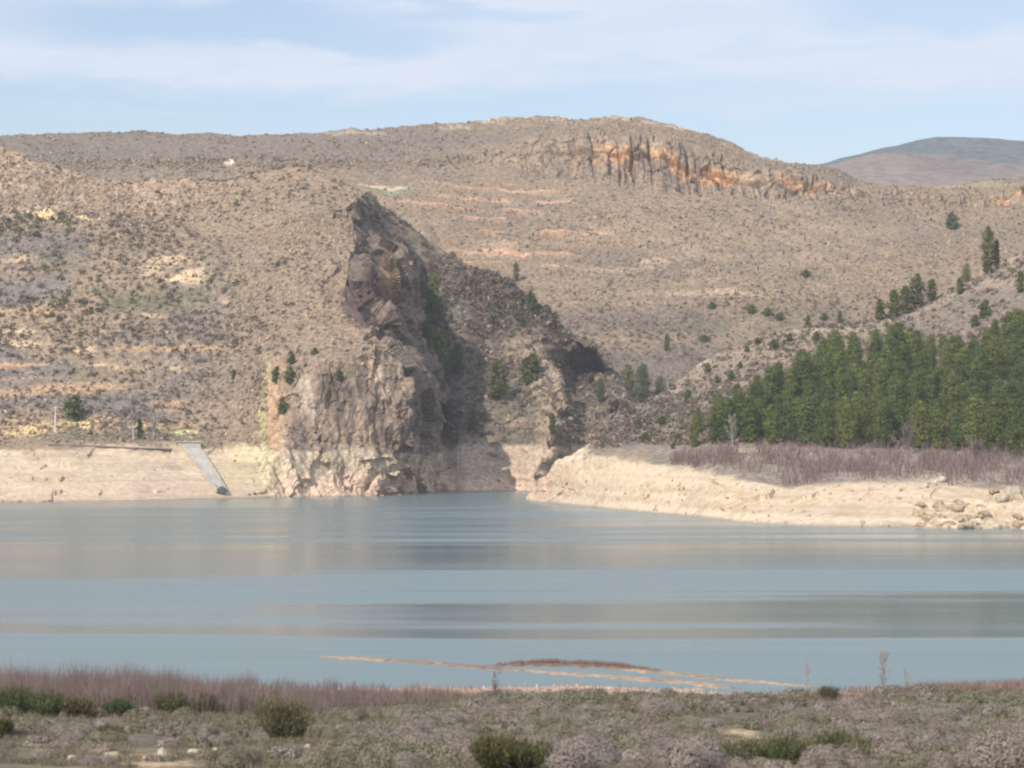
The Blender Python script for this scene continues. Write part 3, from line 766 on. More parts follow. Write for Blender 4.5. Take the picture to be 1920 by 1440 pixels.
def stone_field(name, L, n, dens, smin, smax, seed, base=(.365, .28, .208), alt=(.24, .183, .139), third=(.42, .28, .175), f3=.06):
    rng = np.random.default_rng(seed)
    P, x, y = pick(L, n, dens, rng)
    s = smin*(smax/smin)**(rng.uniform(size=len(P))**3.2)
    V, Fc = stones(P, s, rng)
    u = rng.uniform(size=(len(P), 1))
    c = np.where(u < f3, np.array(third), np.array(base)*(1-rng.uniform(size=(len(P), 1)))+np.array(alt)*rng.uniform(size=(len(P), 1))*1.0)
    c = np.where(u < f3, c, np.array(alt)+(np.array(base)-np.array(alt))*rng.uniform(size=(len(P), 1)))
    c = c*rng.uniform(.85, 1.12, (len(P), 1))
    return tag(mesh_np(name, V, Fc, M_ROCK, np.repeat(c, 12, 0)), kind='stuff')

def scrub_field(name, L, n, dens, wmin, wmax, seed, greens=.25, nt=26):
    rng = np.random.default_rng(seed)
    P, x, y = pick(L, n, dens, rng)
    W = wmin*(wmax/wmin)**(rng.uniform(size=len(P))**1.8); H_ = W*rng.uniform(.45, .85, len(P))
    u = rng.uniform(size=len(P))
    cl = vnoise(P[:, 0]/35, P[:, 1]/60, P[:, 2]/9, seed)
    g = (u+cl*.35) < greens
    col = np.where(g[:, None], np.array((.14, .135, .085)), np.array((.195, .155, .128)))*rng.uniform(.7, 1.3, (len(P), 1))
    V, Fc, c = bushes(P, W, H_, rng, nt, col, .34)
    return tag(mesh_np(name, V, Fc, M_TWIG, c), kind='stuff')

# left hill
def dl_rock(x, y):
    d = .30+.5*ell(x, y, 130, 345, 280, 80)+.55*sst(380, 520, x)*sst(360, 480, y)+.2*ell(x, y, 620, 520, 120, 180)
    d = d-.45*ell(x, y, 150, 590, 320, 110)
    return np.clip(d, .06, 1)*(y < 838)*np.where(x > 500, sst(720, 660, y), 1)*(x < cur(y, XE)-3)*(1-ell(x, y, 690, 550, 48, 70, .3))
def dl_scrub(x, y):
    d = .15+.75*ell(x, y, 140, 560, 330, 190, .7)-.2*ell(x, y, 130, 340, 260, 60)+.2*ell(x, y, 560, 330, 200, 60)
    return np.clip(d, .08, 1)*(y < 832)*np.where(x > 505, sst(705, 655, y), 1)*(x < cur(y, XE)-2)*(1-.9*ell(x, y, 690, 550, 48, 70, .3))
stone_field('hillside_stones', L_, 34000, dl_rock, .22, 1.2, 601)
scrub_field('hillside_scrub', L_, 8000, dl_scrub, .3, 1.4, 602, .25)
scrub_field('green_scrub', L_, 1500, lambda x, y: np.clip(ell(x, y, 60, 432, 120, 30, .6)+.8*ell(x, y, 290, 548, 140, 26, .7)+.6*ell(x, y, 110, 500, 60, 26, .7)+.5*ell(x, y, 100, 585, 90, 20, .7), 0, 1), .6, 2.2, 603, .85)
# gorge slope
stone_field('gorge_stones', G_, 3500, lambda x, y: (.5+.5*(x > 1000))*(y < 832)*(x > 690), .3, 1.8, 611, (.33, .255, .19), (.18, .145, .115))
scrub_field('gorge_scrub', G_, 5200, lambda x, y: (.35+.6*sst(640, 540, y))*(y < 828)*(x > 700), .6, 1.9, 612, .3)
# far hill
def dm_rock(x, y):
    u = band_M(x, y); k = cur(x, CLF)
    return np.clip(.42+.3*ell(x, y, 1350, 440, 420, 80)+.5*sst(30, 8, y-cur(x, RIDGE_M)), 0, 1)*(1-((u > -.05) & (u < 1.0))*k)*sst(660, 560, y)*sst(-40, 0, x)*sst(1980, 1930, x)
def dm_scrub(x, y):
    u = band_M(x, y); k = cur(x, CLF)
    return np.clip(.28+.7*sst(520, 620, y)+.1*ell(x, y, 450, 290, 500, 60)+.5*ell(x, y, 1430, 590, 200, 40), 0, 1)*(1-((u > -.05) & (u < 1.0))*k*.9)*sst(-40, 0, x)*sst(1980, 1930, x)*(y < 790)
stone_field('far_hill_stones', M_, 44000, dm_rock, .25, 1.4, 621, (.315, .245, .18), (.195, .153, .119), f3=.05)
scrub_field('far_hill_scrub', M_, 13000, dm_scrub, .35, 1.4, 622, .12)
# right spur
def dr_rock(x, y): return np.clip(.5+.4*sst(60, 10, y-cur(x, RIDGE_R)), 0, 1)*(y < cur(x, YC_R)-4)*(x > 1105)
stone_field('spur_stones', R_, 10000, dr_rock, .2, 1.0, 631, (.33, .26, .20), (.19, .155, .128), f3=.05)
scrub_field('spur_scrub', R_, 6500, lambda x, y: .8*(y < cur(x, YC_R)-2)*(x > 1105), .5, 1.6, 632, .12)
stone_field('beach_stones', R_, 1700, lambda x, y: (y > cur(x, YB_R)+2)*(y < cur(x, YW_R)-1)*(.2+.4*(y > cur(x, YW_R)-7)+.35*ell(x, y, 1290, 930, 180, 30)), .2, 1.0, 633, (.50, .40, .29), (.34, .27, .2))
stone_field('shore_stones', L_, 1100, lambda x, y: (y > 842)*(y < cur(x, YW_L)-1)*(x < 500)*(.2+.5*(y < 862)+.5*ell(x, y, 220, 905, 120, 30)+.3*ell(x, y, 60, 860, 120, 20)), .2, .9, 634, (.44, .35, .26), (.27, .21, .17))
stone_field('cove_stones', G_, 700, lambda x, y: (y > 838)*(y < 917)*(x > 820)*(.3+.5*ell(x, y, 930, 865, 90, 25)), .25, 1.2, 635, (.48, .37, .28), (.26, .2, .16))

# ------------------------------------------------------------------ trees
def crown(h, R, seed, prof='pine', clumps=230, per=15, base=.10, ls=.36):
    rng = np.random.default_rng(seed)
    t = rng.uniform(size=clumps*4)
    if prof == 'pine':
        r = np.clip(1-np.abs((t-.36)/.66)**2.3, 0, 1)**.62
        w = .12+r
    elif prof == 'column':
        r = np.minimum(1, (1-t)*2.2)**.7*np.minimum(1, (t+.2)/.35)*.95; w = r+.1
    else:
        r = np.sqrt(np.clip(1-(2*t-.85)**2/1.35, 0.02, 1)); w = r
    k = rng.uniform(size=len(t)) < w
    t, r = t[k][:clumps], r[k][:clumps]
    n = len(t)
    a = rng.uniform(0, 2*PI, n)
    whorl = .80+.34*np.sin(t*h*2*PI/1.15+rng.uniform(0, 6))*.6+.62*vnoise(np.cos(a)*1.6+seed, np.sin(a)*1.6, t*4.2, seed)
    rr = R*r*whorl*np.sqrt(rng.uniform(.18, 1, n))
    z = h*(base+(1-base)*t)-.10*rr
    C = np.stack([rr*np.cos(a), rr*np.sin(a), z], -1)
    C[0] = (0, 0, h*.975); C[1] = (.2, .1, h*.95); C[2] = (-.2, .1, h*.94)
    out = unit(np.stack([np.cos(a)*.9, np.sin(a)*.9, .55+.5*(t-.3)], -1))
    cs = R*.20*rng.uniform(.7, 1.3, n)
    off = rng.normal(size=(n, per, 3))*np.array([1, 1, .7])*.62
    Q = C[:, None]+off*cs[:, None, None]
    nr = unit(out[:, None]+.6*unit(off)+.45*rng.normal(size=off.shape))
    V, Fc = tri_leaves(Q.reshape(-1, 3), nr.reshape(-1, 3), (ls*rng.uniform(.6, 1.25, (n, per))).ravel(), rng, .8)
    return V, Fc, n, per, rng, out

def make_tree(name, trunkname, h, R, seed, prof, green=(.125, .165, .055), clumps=230, per=15, base=.1, ls=.36, trunk_r=.13):
    root = empty(name, (0, 0, 0))
    V, Fc, n, per, rng, out = crown(h, R, seed, prof, clumps, per, base, ls)
    c = np.array(green)*rng.uniform(.5, 1.55, (n, 1, 1))*rng.uniform(.8, 1.2, (n, per, 1))
    c = c*np.array([1, 1, 1])+rng.uniform(-.012, .03, (n, 1, 1))*np.array([1, .7, 0])
    mesh_np('crown', V, Fc, M_LEAF, np.clip(np.repeat(c.reshape(-1, 3), 3, 0), .01, 1), parent=root)
    b = Bag(); rng2 = np.random.default_rng(seed+1)
    k = np.linspace(0, 1, 7)
    wob = np.cumsum(rng2.normal(size=(7, 2))*.04, 0); wob[0] = 0
    top = h*.93
    pts = np.stack([wob[:, 0], wob[:, 1], -.4+k*(top+.4)], -1)
    b.tube(pts, trunk_r*(1-.85*k)*h/10+.015, 7)
    for i in range(9 if prof != 'round' else 5):
        t = rng2.uniform(.12, .85); a = rng2.uniform(0, 2*PI); p0 = np.array([np.interp(t, k, pts[:, 0]), np.interp(t, k, pts[:, 1]), np.interp(t, k, pts[:, 2])])
        ln = R*(1-t)*.85+.15
        d = np.array([math.cos(a), math.sin(a), .25])
        b.tube([p0, p0+d*ln*.5, p0+d*ln+np.array([0, 0, .08*ln])], [.05*h/10, .035*h/10, .012], 5)
    b.build(trunkname, M_BARK, root)
    for me in root.children[-1:]:
        at = me.data.color_attributes['Col']; cc = np.ones((len(me.data.vertices), 4), np.float32); cc[:, :3] = (.13, .10, .08); at.data.foreach_set('color', cc.ravel())
    return root

def bare_tree(name, h, spread, seed, col=(.34, .31, .28), ntw=160, stems=1, twig=.02, trunk_col=None):
    """leafless tree: trunk, limbs and a haze of fine twigs"""
    root = empty(name, (0, 0, 0)); rng = np.random.default_rng(seed)
    tr, br = Bag(), Bag(); tips = []
    for s in range(stems):
        lean = rng.normal(size=2)*.10*h*(stems > 1)
        k = np.linspace(0, 1, 7)
        pts = np.stack([lean[0]*k**1.3+rng.normal(size=7)*.012*h*k, lean[1]*k**1.3+rng.normal(size=7)*.012*h*k, -.3+k*(h*.95+.3)], -1)
        tr.tube(pts, (.016*h*(1-.88*k)+.006)/(1 if stems == 1 else 1.3+.5*stems), 6, trunk_col or col)
        for i in range(int(18/stems)+6):
            t = rng.uniform(.22, .95); a = rng.uniform(0, 2*PI)
            p0 = np.array([np.interp(t, k, pts[:, q]) for q in range(3)])
            ln = spread*(1.1-.75*t)*rng.uniform(.6, 1.1)
            d = unit(np.array([math.cos(a)*.6, math.sin(a)*.6, .9]))
            p1 = p0+d*ln*.55; p2 = p1+unit(d+np.array([0, 0, .5]))*ln*.6
            br.tube([p0, p1, p2], [.006*h*(1-t)+.012, .010, .005], 4, col)
            tips += [(p1, d), (p2, d), ((p0+p1)/2, d), ((p1+p2)/2, d)]
    tp = np.array([q[0] for q in tips]); td = np.array([q[1] for q in tips])
    ii = rng.integers(0, len(tp), ntw)
    d = unit(td[ii]+.5*rng.normal(size=(ntw, 3))+np.array([0, 0, .4])); ln = rng.uniform(.25, .7, (ntw, 1))*spread*.6
    sd = unit(np.cross(d, rng.normal(size=(ntw, 3))))*twig
    V = np.stack([tp[ii]-sd, tp[ii]+sd, tp[ii]+d*ln], 1)
    br.add(V, np.arange(3*ntw).reshape(-1, 3), col)
    tr.build('trunk', M_TWIG, root); br.build('branches', M_TWIG, root)
    return root

SUN_AZ = None
ordw = ['first', 'second', 'third', 'fourth', 'fifth', 'sixth', 'seventh', 'eighth', 'ninth', 'tenth', 'eleventh', 'twelfth', 'thirteenth', 'fourteenth', 'fifteenth', 'sixteenth', 'seventeenth', 'eighteenth', 'nineteenth', 'twentieth', 'twenty-first', 'twenty-second', 'twenty-third', 'twenty-fourth', 'twenty-fifth']

class Proto:
    """variants of one kind of tree; the first use of each moves the original, later uses copy it"""
    def __init__(s, trees, hs): s.t, s.h, s.used = trees, hs, [False]*len(trees)
    def put(s, k, loc, h, wide=1.0, rng=RNG):
        k %= len(s.t); sc = h/s.h[k]
        scv = (sc*wide, sc*wide, sc); rz = rng.uniform(0, 2*PI)
        if not s.used[k]:
            s.used[k] = True; place(s.t[k], loc, rz, scv); return s.t[k]
        return copy_tree(s.t[k], loc, rz, scv)

pines = Proto([make_tree('pine_tree', 'trunk', 10, 2.4+.28*(k % 3), 700+k*3, 'pine', green=[(.132, .158, .05), (.095, .128, .048), (.148, .165, .053), (.082, .115, .046), (.122, .15, .053), (.132, .15, .049), (.1, .128, .043)][k], clumps=440, per=15, ls=.3) for k in range(7)], [10]*7)
darks = Proto([make_tree('pine_tree', 'trunk', 8, 2.0, 740+k*3, 'pine', green=(.092, .115, .044), clumps=200, per=14) for k in range(3)], [8]*3)
junis = Proto([make_tree('juniper', 'trunk', 4, 1.75, 760+k*3, 'round', green=(.085, .115, .045), clumps=130, per=14, base=.02, ls=.34) for k in range(3)], [4]*3)

def px_h(P, hpx): return hpx*P[1]/F

# the dense stand on the right-hand spur
rng = np.random.default_rng(31)
def stand_top(x): return cur(x, [(1280, 800), (1310, 770), (1350, 740), (1400, 715), (1450, 685), (1500, 655), (1560, 622), (1600, 625), (1640, 625), (1680, 606), (1730, 628), (1790, 632), (1840, 622), (1880, 595), (1930, 575)])
def stand_bot(x): return cur(x, [(1280, 838), (1330, 834), (1400, 832), (1560, 842), (1700, 838), (1780, 846), (1930, 858)])
spots = []
front = []
x = 1302.0
while x < 1945:
    front.append([x, stand_bot(x)+rng.uniform(-7, 3), rng.uniform(74, 98) if x > 1340 else rng.uniform(48, 64)]); x += rng.uniform(28, 40)
spots += [(p, 'front') for p in front]
row = 1
yoff = 24
while yoff < 240:
    x = 1300.0+rng.uniform(0, 20)
    while x < 1945:
        y = stand_bot(x)-yoff+rng.uniform(-9, 9)
        h = rng.uniform(62, 102)
        h = min(h, y-stand_top(x)+rng.uniform(-8, 8))
        if h > 44:
            last = (y-25-80) < stand_top(x)
            spots.append(([x, y, h], 'back' if last else 'mid'))
        x += rng.uniform(27, 42)
    yoff += 25
nf = sum(1 for s in spots if s[1] == 'front')
for kind in ('front', 'back', 'mid'):
    grp = sorted([s[0] for s in spots if s[1] == kind], key=lambda q: q[0])
    for i, (x, y, h) in enumerate(grp):
        P = locate(R_, x, y); P[2] -= .15
        o = pines.put(int(rng.integers(0, 7)), P, px_h(P, h), rng.uniform(.72, 1.22), rng)
        if kind == 'front': lab = f'{ordw[i]} green pine from the left along the lower front edge of the dense stand' if i < 25 else 'green pine of the stand front'
        elif kind == 'back' and i < 25: lab = f'{ordw[i]} green pine from the left along the upper back edge of the dense stand'
        else: lab = 'green pine in the middle of the dense stand, hemmed in by other pines'
        tag(o, lab, 'pine tree', 'pines of the dense stand above the right shore')

single_pines = [
 (G_, 812, 606, 92, .8, pines, 'tall narrow dark pine beside the shaded purple rock face'),
 (G_, 800, 660, 60, .9, pines, 'short dark pine below the shaded rock face, left of the tallest gorge pine'),
 (G_, 820, 728, 112, .85, pines, 'tallest dark pine in the gorge, close against the cliff shadow'),
 (G_, 858, 704, 62, 1.0, pines, 'small dark pine right of the tallest gorge pine'),
 (G_, 932, 750, 74, 1.15, darks, 'broad full dark pine alone in the middle of the gorge slope'),
 (G_, 996, 714, 52, 1.15, junis, 'round dark pine at the left side of the pale rock rib'),
 (G_, 1125, 752, 44, .9, pines, 'lighter green pine on the gorge slope right of the rock rib'),
 (M_, 1177, 750, 66, .85, pines, 'left one of two green pines in the notch between gorge and right spur'),
 (M_, 1206, 756, 74, .85, pines, 'right one of two green pines in the notch between gorge and right spur'),
 (M_, 1237, 742, 36, 1.0, pines, 'small pine in the notch, tucked behind the spur ridge'),
 (G_, 995, 588, 46, .9, darks, 'dark pine standing on the gorge skyline above the rib'),
 (M_, 968, 527, 36, .75, darks, 'small thin dark pine just above the gorge skyline'),
 (G_, 886, 808, 44, .9, pines, 'pale green young pine low on the gorge slope above the cove'),
 (G_, 1034, 816, 42, .85, darks, 'small dark pine clinging to the foot of the rock rib'),
 (G_, 922, 612, 24, .9, darks, 'tiny dark pine high on the gorge slope'),
 (G_, 980, 612, 24, .9, darks, 'tiny dark pine near the gorge skyline, below a larger pine'),
 (M_, 1785, 428, 30, 1.2, junis, 'lone round dark juniper below the right rim rocks'),
 (R_, 1852, 516, 92, .62, darks, 'tall dark pine on the ridge of the right spur'),
 (R_, 1868, 500, 52, .7, darks, 'shorter dark pine touching the right side of the tall ridge pine'),
 (M_, 1813, 532, 40, .8, pines, 'small pale green pine left of the tall ridge pine'),
 (R_, 1801, 552, 34, .9, darks, 'small dark pine on the ridge between the clump and the tall pine'),
 (R_, 1914, 548, 42, .9, darks, 'dark pine at the right edge of the picture, above the stand'),
 (R_, 1847, 594, 34, 1.0, junis, 'dark round juniper on the spur above the pine stand'),
 (R_, 1828, 612, 24, 1.0, junis, 'small dark juniper below and left of another one above the stand'),
 (R_, 1650, 602, 42, 1.15, darks, 'low left-hand pine of the dark clump on the spur ridge'),
 (R_, 1676, 596, 56, 1.0, darks, 'broad pine second from the left in the dark clump on the ridge'),
 (R_, 1698, 588, 54, 1.1, darks, 'middle pine of the dark clump on the spur ridge'),
 (R_, 1720, 580, 66, 1.0, darks, 'tallest pine of the dark clump on the spur ridge'),
 (R_, 1748, 566, 44, 1.15, darks, 'right-hand pine of the dark clump on the spur ridge'),
 (M_, 1575, 606, 24, 1.0, pines, 'small green pine on the valley side left of the dark clump'),
 (M_, 1515, 618, 28, .9, darks, 'small dark pine on the valley side above the stand'),
 (M_, 1250, 658, 32, .8, darks, 'thin dark pine alone on the slope behind the spur ridge'),
 (L_, 140, 788, 48, 1.15, junis, 'large round green juniper above the track on the left'),
 (L_, 262, 822, 40, .7, darks, 'dark small evergreen among the bare trees on the left'),
 (L_, 518, 716, 30, .9, junis, 'dark juniper at the left top of the cliff'),
 (L_, 545, 718, 32, .95, junis, 'dark juniper at the cliff top, right of another'),
 (L_, 545, 682, 24, .9, junis, 'small juniper above the pair at the cliff top'),
 (L_, 531, 774, 28, .85, junis, 'dark juniper halfway down the left side of the cliff'),
 (L_, 636, 710, 20, 1.1, junis, 'flat grey green juniper on the top of the cliff face'),
 (L_, 590, 664, 14, 1.3, junis, 'low juniper on the slope just above the cliff'),
 (L_, 438, 708, 16, 1.0, junis, 'tiny dark juniper on the slope left of the cliff'),
]
for i, (L, x, y, h, wide, pr, lab) in enumerate(single_pines):
    P = locate(L, x, y); P[2] -= .2
    o = pr.put(i, P, px_h(P, h), wide*(1.0 if pr is not junis else .9))
    tag(o, lab, 'juniper' if pr is junis and 'pine' not in lab else 'pine tree')
    if pr is junis and 'pine' in lab: o.name = 'pine_tree'

# dark juniper bushes dotted over the spur and the far valley side
rng = np.random.default_rng(37)
spur_j = [(1196, 806), (1240, 798), (1290, 752), (1345, 718), (1388, 690), (1420, 745), (1462, 690), (1500, 675), (1328, 700), (1350, 770), (1272, 830), (1300, 800), (1210, 828), (1400, 660), (1450, 655), (1480, 640), (1370, 712), (1262, 842), (1530, 640), (1420, 645)]
for i, (x, y) in enumerate(spur_j):
    P = locate(R_, x, y)
    tag(junis.put(i, P, px_h(P, rng.uniform(11, 21)), rng.uniform(.9, 1.3), rng), 'dark green juniper bush on the stony left flank of the right spur', 'juniper', 'juniper bushes on the right spur')
for i, (x, y) in enumerate([(1440, 592), (1462, 600), (1410, 586), (1545, 600), (1335, 580), (1320, 640), (1510, 520)]):
    P = locate(M_, x, y)
    tag(junis.put(i, P, px_h(P, rng.uniform(10, 19)), rng.uniform(1.2, 2.0), rng), 'grey green juniper bush on the lower valley side of the far hill', 'juniper', 'juniper bushes on the far hill')

# leafless trees
def put_bare(L, x, y, hpx, spread, seed, lab, **kw):
    P = locate(L, x, y) if L is not None else ground_at(x, y)
    t = bare_tree(kw.pop('name', 'bare_tree'), px_h(P, hpx), spread, seed, **kw); t.location = P
    return tag(t, lab, 'tree')
put_bare(L_, 250, 824, 68, 2.0, 801, 'bare tree with a pale straight trunk beside the dark evergreen', col=(.36, .33, .31), ntw=1100, twig=.05, trunk_col=(.62, .58, .54))
put_bare(L_, 232, 822, 60, 2.0, 802, 'grey leafless tree left of the pale-trunked one', col=(.29, .25, .235), ntw=1100, twig=.05)
put_bare(L_, 287, 824, 58, 1.8, 803, 'grey leafless tree right of the dark evergreen', col=(.33, .30, .28), ntw=900, twig=.05, trunk_col=(.5, .46, .43))
put_bare(R_, 1373, 842, 60, 2.2, 804, 'pale grey leafless tree in front of the left part of the pine stand', col=(.30, .29, .24), ntw=700, twig=.05, trunk_col=(.4, .38, .34))
put_bare(R_, 1700, 850, 52, 2.6, 805, 'purple grey leafless tree under the dark gap in the pine stand', col=(.23, .19, .18), ntw=700, stems=2, twig=.045)
put_bare(R_, 1830, 872, 42, 2.4, 806, 'low leafless tree before the right part of the pine stand', col=(.22, .18, .17), ntw=600, stems=3, twig=.045)
put_bare(None, 1655, 1302, 86, .8, 811, 'tall thin leafless sapling on the near shore at right', name='bare_sapling', col=(.36, .31, .29), ntw=260, stems=4, twig=.011)
put_bare(None, 1702, 1300, 52, .4, 812, 'shorter leafless sapling right of the tall thin one', name='bare_sapling', col=(.36, .31, .29), ntw=130, stems=3, twig=.010)
put_bare(None, 1512, 1296, 56, .4, 813, 'faint leafless sapling on the near shore, left of the tall one', name='bare_sapling', col=(.40, .34, .33), ntw=130, stems=3, twig=.009)
put_bare(None, 930, 1318, 62, .5, 814, 'dark bare sapling beside the sandbars', name='bare_sapling', col=(.22, .18, .17), ntw=160, stems=4, twig=.011)

# ------------------------------------------------------------------ thickets of leafless willow
def thicket(name, P, hmin, hmax, wid, cols, seed, lean=.22):
    rng = np.random.default_rng(seed); n = len(P)
    h = rng.uniform(hmin, hmax, n)
    d = np.stack([rng.normal(size=n)*lean, rng.normal(size=n)*lean, np.ones(n)], -1)
    s = unit(np.stack([rng.normal(size=n), rng.normal(size=n)*.5, 0*h], -1))*wid*rng.uniform(.6, 1.3, n)[:, None]
    mid = P+d*h[:, None]*.5
    top = P+d*h[:, None]+np.stack([rng.normal(size=n)*.1, rng.normal(size=n)*.1, 0*h], -1)
    k = rng.uniform(-1, 1, (n, 3))*.25*h[:, None]; k[:, 2] = np.abs(k[:, 2])+.3*h
    V = np.stack([P-s, P+s, top, mid-s*.6, mid+s*.6, mid+k], 1)
    Fc = (np.array([[0, 1, 2], [3, 4, 5]])[None]+6*np.arange(n)[:, None, None]).reshape(-1, 3)
    u = rng.uniform(size=(n, 1)); c = np.array(cols[0])*(1-u)+np.array(cols[1])*u
    c = c*rng.uniform(.75, 1.25, (n, 1))
    return tag(mesh_np(name, V, Fc, M_TWIG, np.repeat(c, 6, 0)), kind='stuff')

rng = np.random.default_rng(41)
def far_th(x, y):
    top = cur(x, YC_R); bot = cur(x, YB_R)
    lim = cur(x, [(1250, 1), (1262, 0), (2500, 0)])
    n = vnoise(x/38, y/16, 0*x, 901)
    up = cur(x, [(1240, 870), (1300, 850), (1400, 852), (1470, 842), (1560, 850), (1640, 838), (1720, 830), (1800, 850), (2500, 860)])
    low = cur(x, [(1240, 872), (1300, 880), (1420, 890), (1440, 896), (1475, 912), (1540, 905), (1650, 900), (1700, 899), (1760, 906), (1860, 912), (2500, 915)])
    return (x > 1258)*(y > up)*(y < low+4*n)*np.clip(.75+.9*n, .12, 1)
P, x, y = pick(R_, 20000, far_th, rng, False)
far_bush = pick(R_, 900, far_th, np.random.default_rng(42))
cid = rng.integers(0, len(far_bush[0]), len(P))
thicket('far_willow_thicket', P, .8, 2.6, .06, [(.16, .112, .108), (.23, .17, .152)], 902, .25)
# low brush on the beach edge of the left shore
P, x, y = pick(L_, 3400, lambda x, y: np.clip(ell(x, y, 172, 848, 26, 15, .4)+.8*ell(x, y, 260, 842, 110, 10, .5)+.7*ell(x, y, 60, 822, 80, 10, .5), 0, 1), rng)
thicket('shore_brush', P, .5, 1.5, .05, [(.21, .145, .13), (.27, .21, .17)], 903, .35)

# near bank: tall reddish willow shoots at the left, a lower band along the water
n = 15000
px = rng.uniform(-120, 900, n*2)
wgt = cur(px, [(-120, 1), (350, 1), (500, .75), (620, .55), (830, .35), (880, .05), (900, 0)])
k = rng.uniform(size=len(px)) < wgt; px = px[k][:n]
Dq = cur(px, [(-120, 158), (350, 158), (500, 162), (620, 164), (900, 168)])+rng.uniform(-1, 1, len(px))*cur(px, [(-120, 8), (480, 8), (620, 6), (900, 4)])
Pn = gpos(px, Dq)
hs = cur(px, [(-120, 1.6), (100, 1.8), (250, 1.75), (380, 1.45), (480, 1.25), (560, .95), (700, .75), (830, .65), (900, .4)])*(1+.45*vnoise(px/20, Dq/1.5, 0*px, 911))
def thicket_h(name, P, h, wid, cols, seed, lean=.16):
    rng = np.random.default_rng(seed); n = len(P); h = h*rng.uniform(.5, 1.05, n)
    d = np.stack([rng.normal(size=n)*lean, rng.normal(size=n)*lean, np.ones(n)], -1)
    s = unit(np.stack([rng.normal(size=n), rng.normal(size=n)*.5, 0*h], -1))*wid*rng.uniform(.6, 1.3, n)[:, None]
    mid = P+d*h[:, None]*.45; top = P+d*h[:, None]+rng.normal(size=(n, 3))*.05
    k1 = rng.normal(size=(n, 3))*.16*h[:, None]; k1[:, 2] = .42*h
    k2 = rng.normal(size=(n, 3))*.16*h[:, None]; k2[:, 2] = .38*h
    V = np.stack([P-s, P+s, top, mid-s*.6, mid+s*.6, mid+k1, mid-s*.5+d*.1, mid+s*.5+d*.1, mid+d*.1+k2], 1)
    Fc = (np.arange(9).reshape(3, 3)[None]+9*np.arange(n)[:, None, None]).reshape(-1, 3)
    u = rng.uniform(size=(n, 1)); c = (np.array(cols[0])*(1-u)+np.array(cols[1])*u)*rng.uniform(.75, 1.25, (n, 1))
    return tag(mesh_np(name, V, Fc, M_TWIG, np.repeat(c, 9, 0)), kind='stuff')
thicket_h('near_willow_thicket', Pn, hs, .012, [(.16, .118, .115), (.225, .17, .148)], 912)
# low reddish brush at right along the near shore and on the sandbar
px = np.concatenate([rng.uniform(1400, 2050, 5200), rng.uniform(860, 1420, 1500)])
Dq = shore(px)-rng.uniform(2, 15, len(px))
k = rng.uniform(size=len(px)) < np.where(px > 1400, cur(px, [(1400, .35), (1700, .6), (1720, 1), (2050, 1)]), .5)
px, Dq = px[k], Dq[k]
thicket_h('low_red_brush', gpos(px, Dq), cur(px, [(860, .35), (1400, .4), (1690, .45), (1740, .65), (2050, .6)]), .012, [(.18, .11, .095), (.23, .155, .13)], 913, .35)
px = rng.uniform(930, 1240, 2600); pp = np.array(SPITS[1][0]); Dq = Dw(np.interp(px, pp[:, 0], pp[:, 1]))+rng.normal(size=len(px))*.7+.5
thicket_h('sandbar_reeds', gpos(px, Dq), .17*np.exp(-((px-1080)/120)**4)+.05, .012, [(.16, .085, .065), (.22, .15, .10)], 914, .3)
# pinkish stones of the waterline
rng = np.random.default_rng(45)
px = rng.uniform(-60, 1980, 2200); Dq = shore(px)+rng.normal(size=len(px))*1.6-1.5
V, Fc = stones(gpos(px, Dq), .05*(5)**(rng.uniform(size=len(px))**3), rng)
c = np.array((.46, .345, .275))*rng.uniform(.6, 1.15, (len(px), 1))
tag(mesh_np('waterline_stones', V, Fc, M_ROCK, np.repeat(c, 12, 0)), kind='stuff')

# ------------------------------------------------------------------ near bank: sage, green bushes, stones
def sage_mesh(w, h, seed, nt=900, col=(.33, .29, .275), leaf=.085, stiff=1.0):
    rng = np.random.default_rng(seed)
    nl = 7
    lc = np.stack([rng.normal(size=nl)*.24*w, rng.normal(size=nl)*.24*w, rng.uniform(.0, .18, nl)*h], -1); lc[0] = 0
    li = rng.integers(0, nl, nt)
    u = unit(rng.normal(size=(nt, 3))); u[:, 2] = np.abs(u[:, 2])*1.15-.05
    r = rng.uniform(.78, 1.0, nt)
    C = lc[li]+u*r[:, None]*np.array([w*.33, w*.33, h*.80])
    d = unit(u+.5*rng.normal(size=u.shape)+np.array([0, 0, .4]))
    half = nt//4
    ln = leaf*rng.uniform(.8, 2.2, (nt, 1))*stiff; sd = unit(np.cross(d, rng.normal(size=(nt, 3))))*leaf*.17
    V = np.stack([C-sd, C+sd, C+d*ln], 1)
    nr = unit(u+.28*rng.normal(size=u.shape))
    V2, _ = tri_leaves(C[half:], nr[half:], leaf*1.25*rng.uniform(.7, 1.3, nt-half), rng)
    V[half:] = V2
    c = np.array(col)*rng.uniform(.85, 1.14, (nt, 1))*(1+.14*(li[:, None] % 3-1))
    Vl, Fl, cl_ = V.reshape(-1, 3), np.arange(3*nt).reshape(-1, 3), np.repeat(c, 3, 0)
    nb = 42
    bu = unit(rng.normal(size=(nl, 12, 3))*0+ICO[None]+.12*rng.normal(size=(nl, 12, 3)))
    bV = lc[:, None]+bu*np.array([w*.33, w*.33, h*.80])*.80  # solid darker cores added under the twigs to block light
    bF = (ICF[None]+12*np.arange(nl)[:, None, None]).reshape(-1, 3)+len(Vl)
    bc = np.broadcast_to(np.array(col)*.8, (nl*12, 3))
    return np.concatenate([Vl, bV.reshape(-1, 3)]), np.concatenate([Fl, bF]), np.concatenate([cl_, bc])

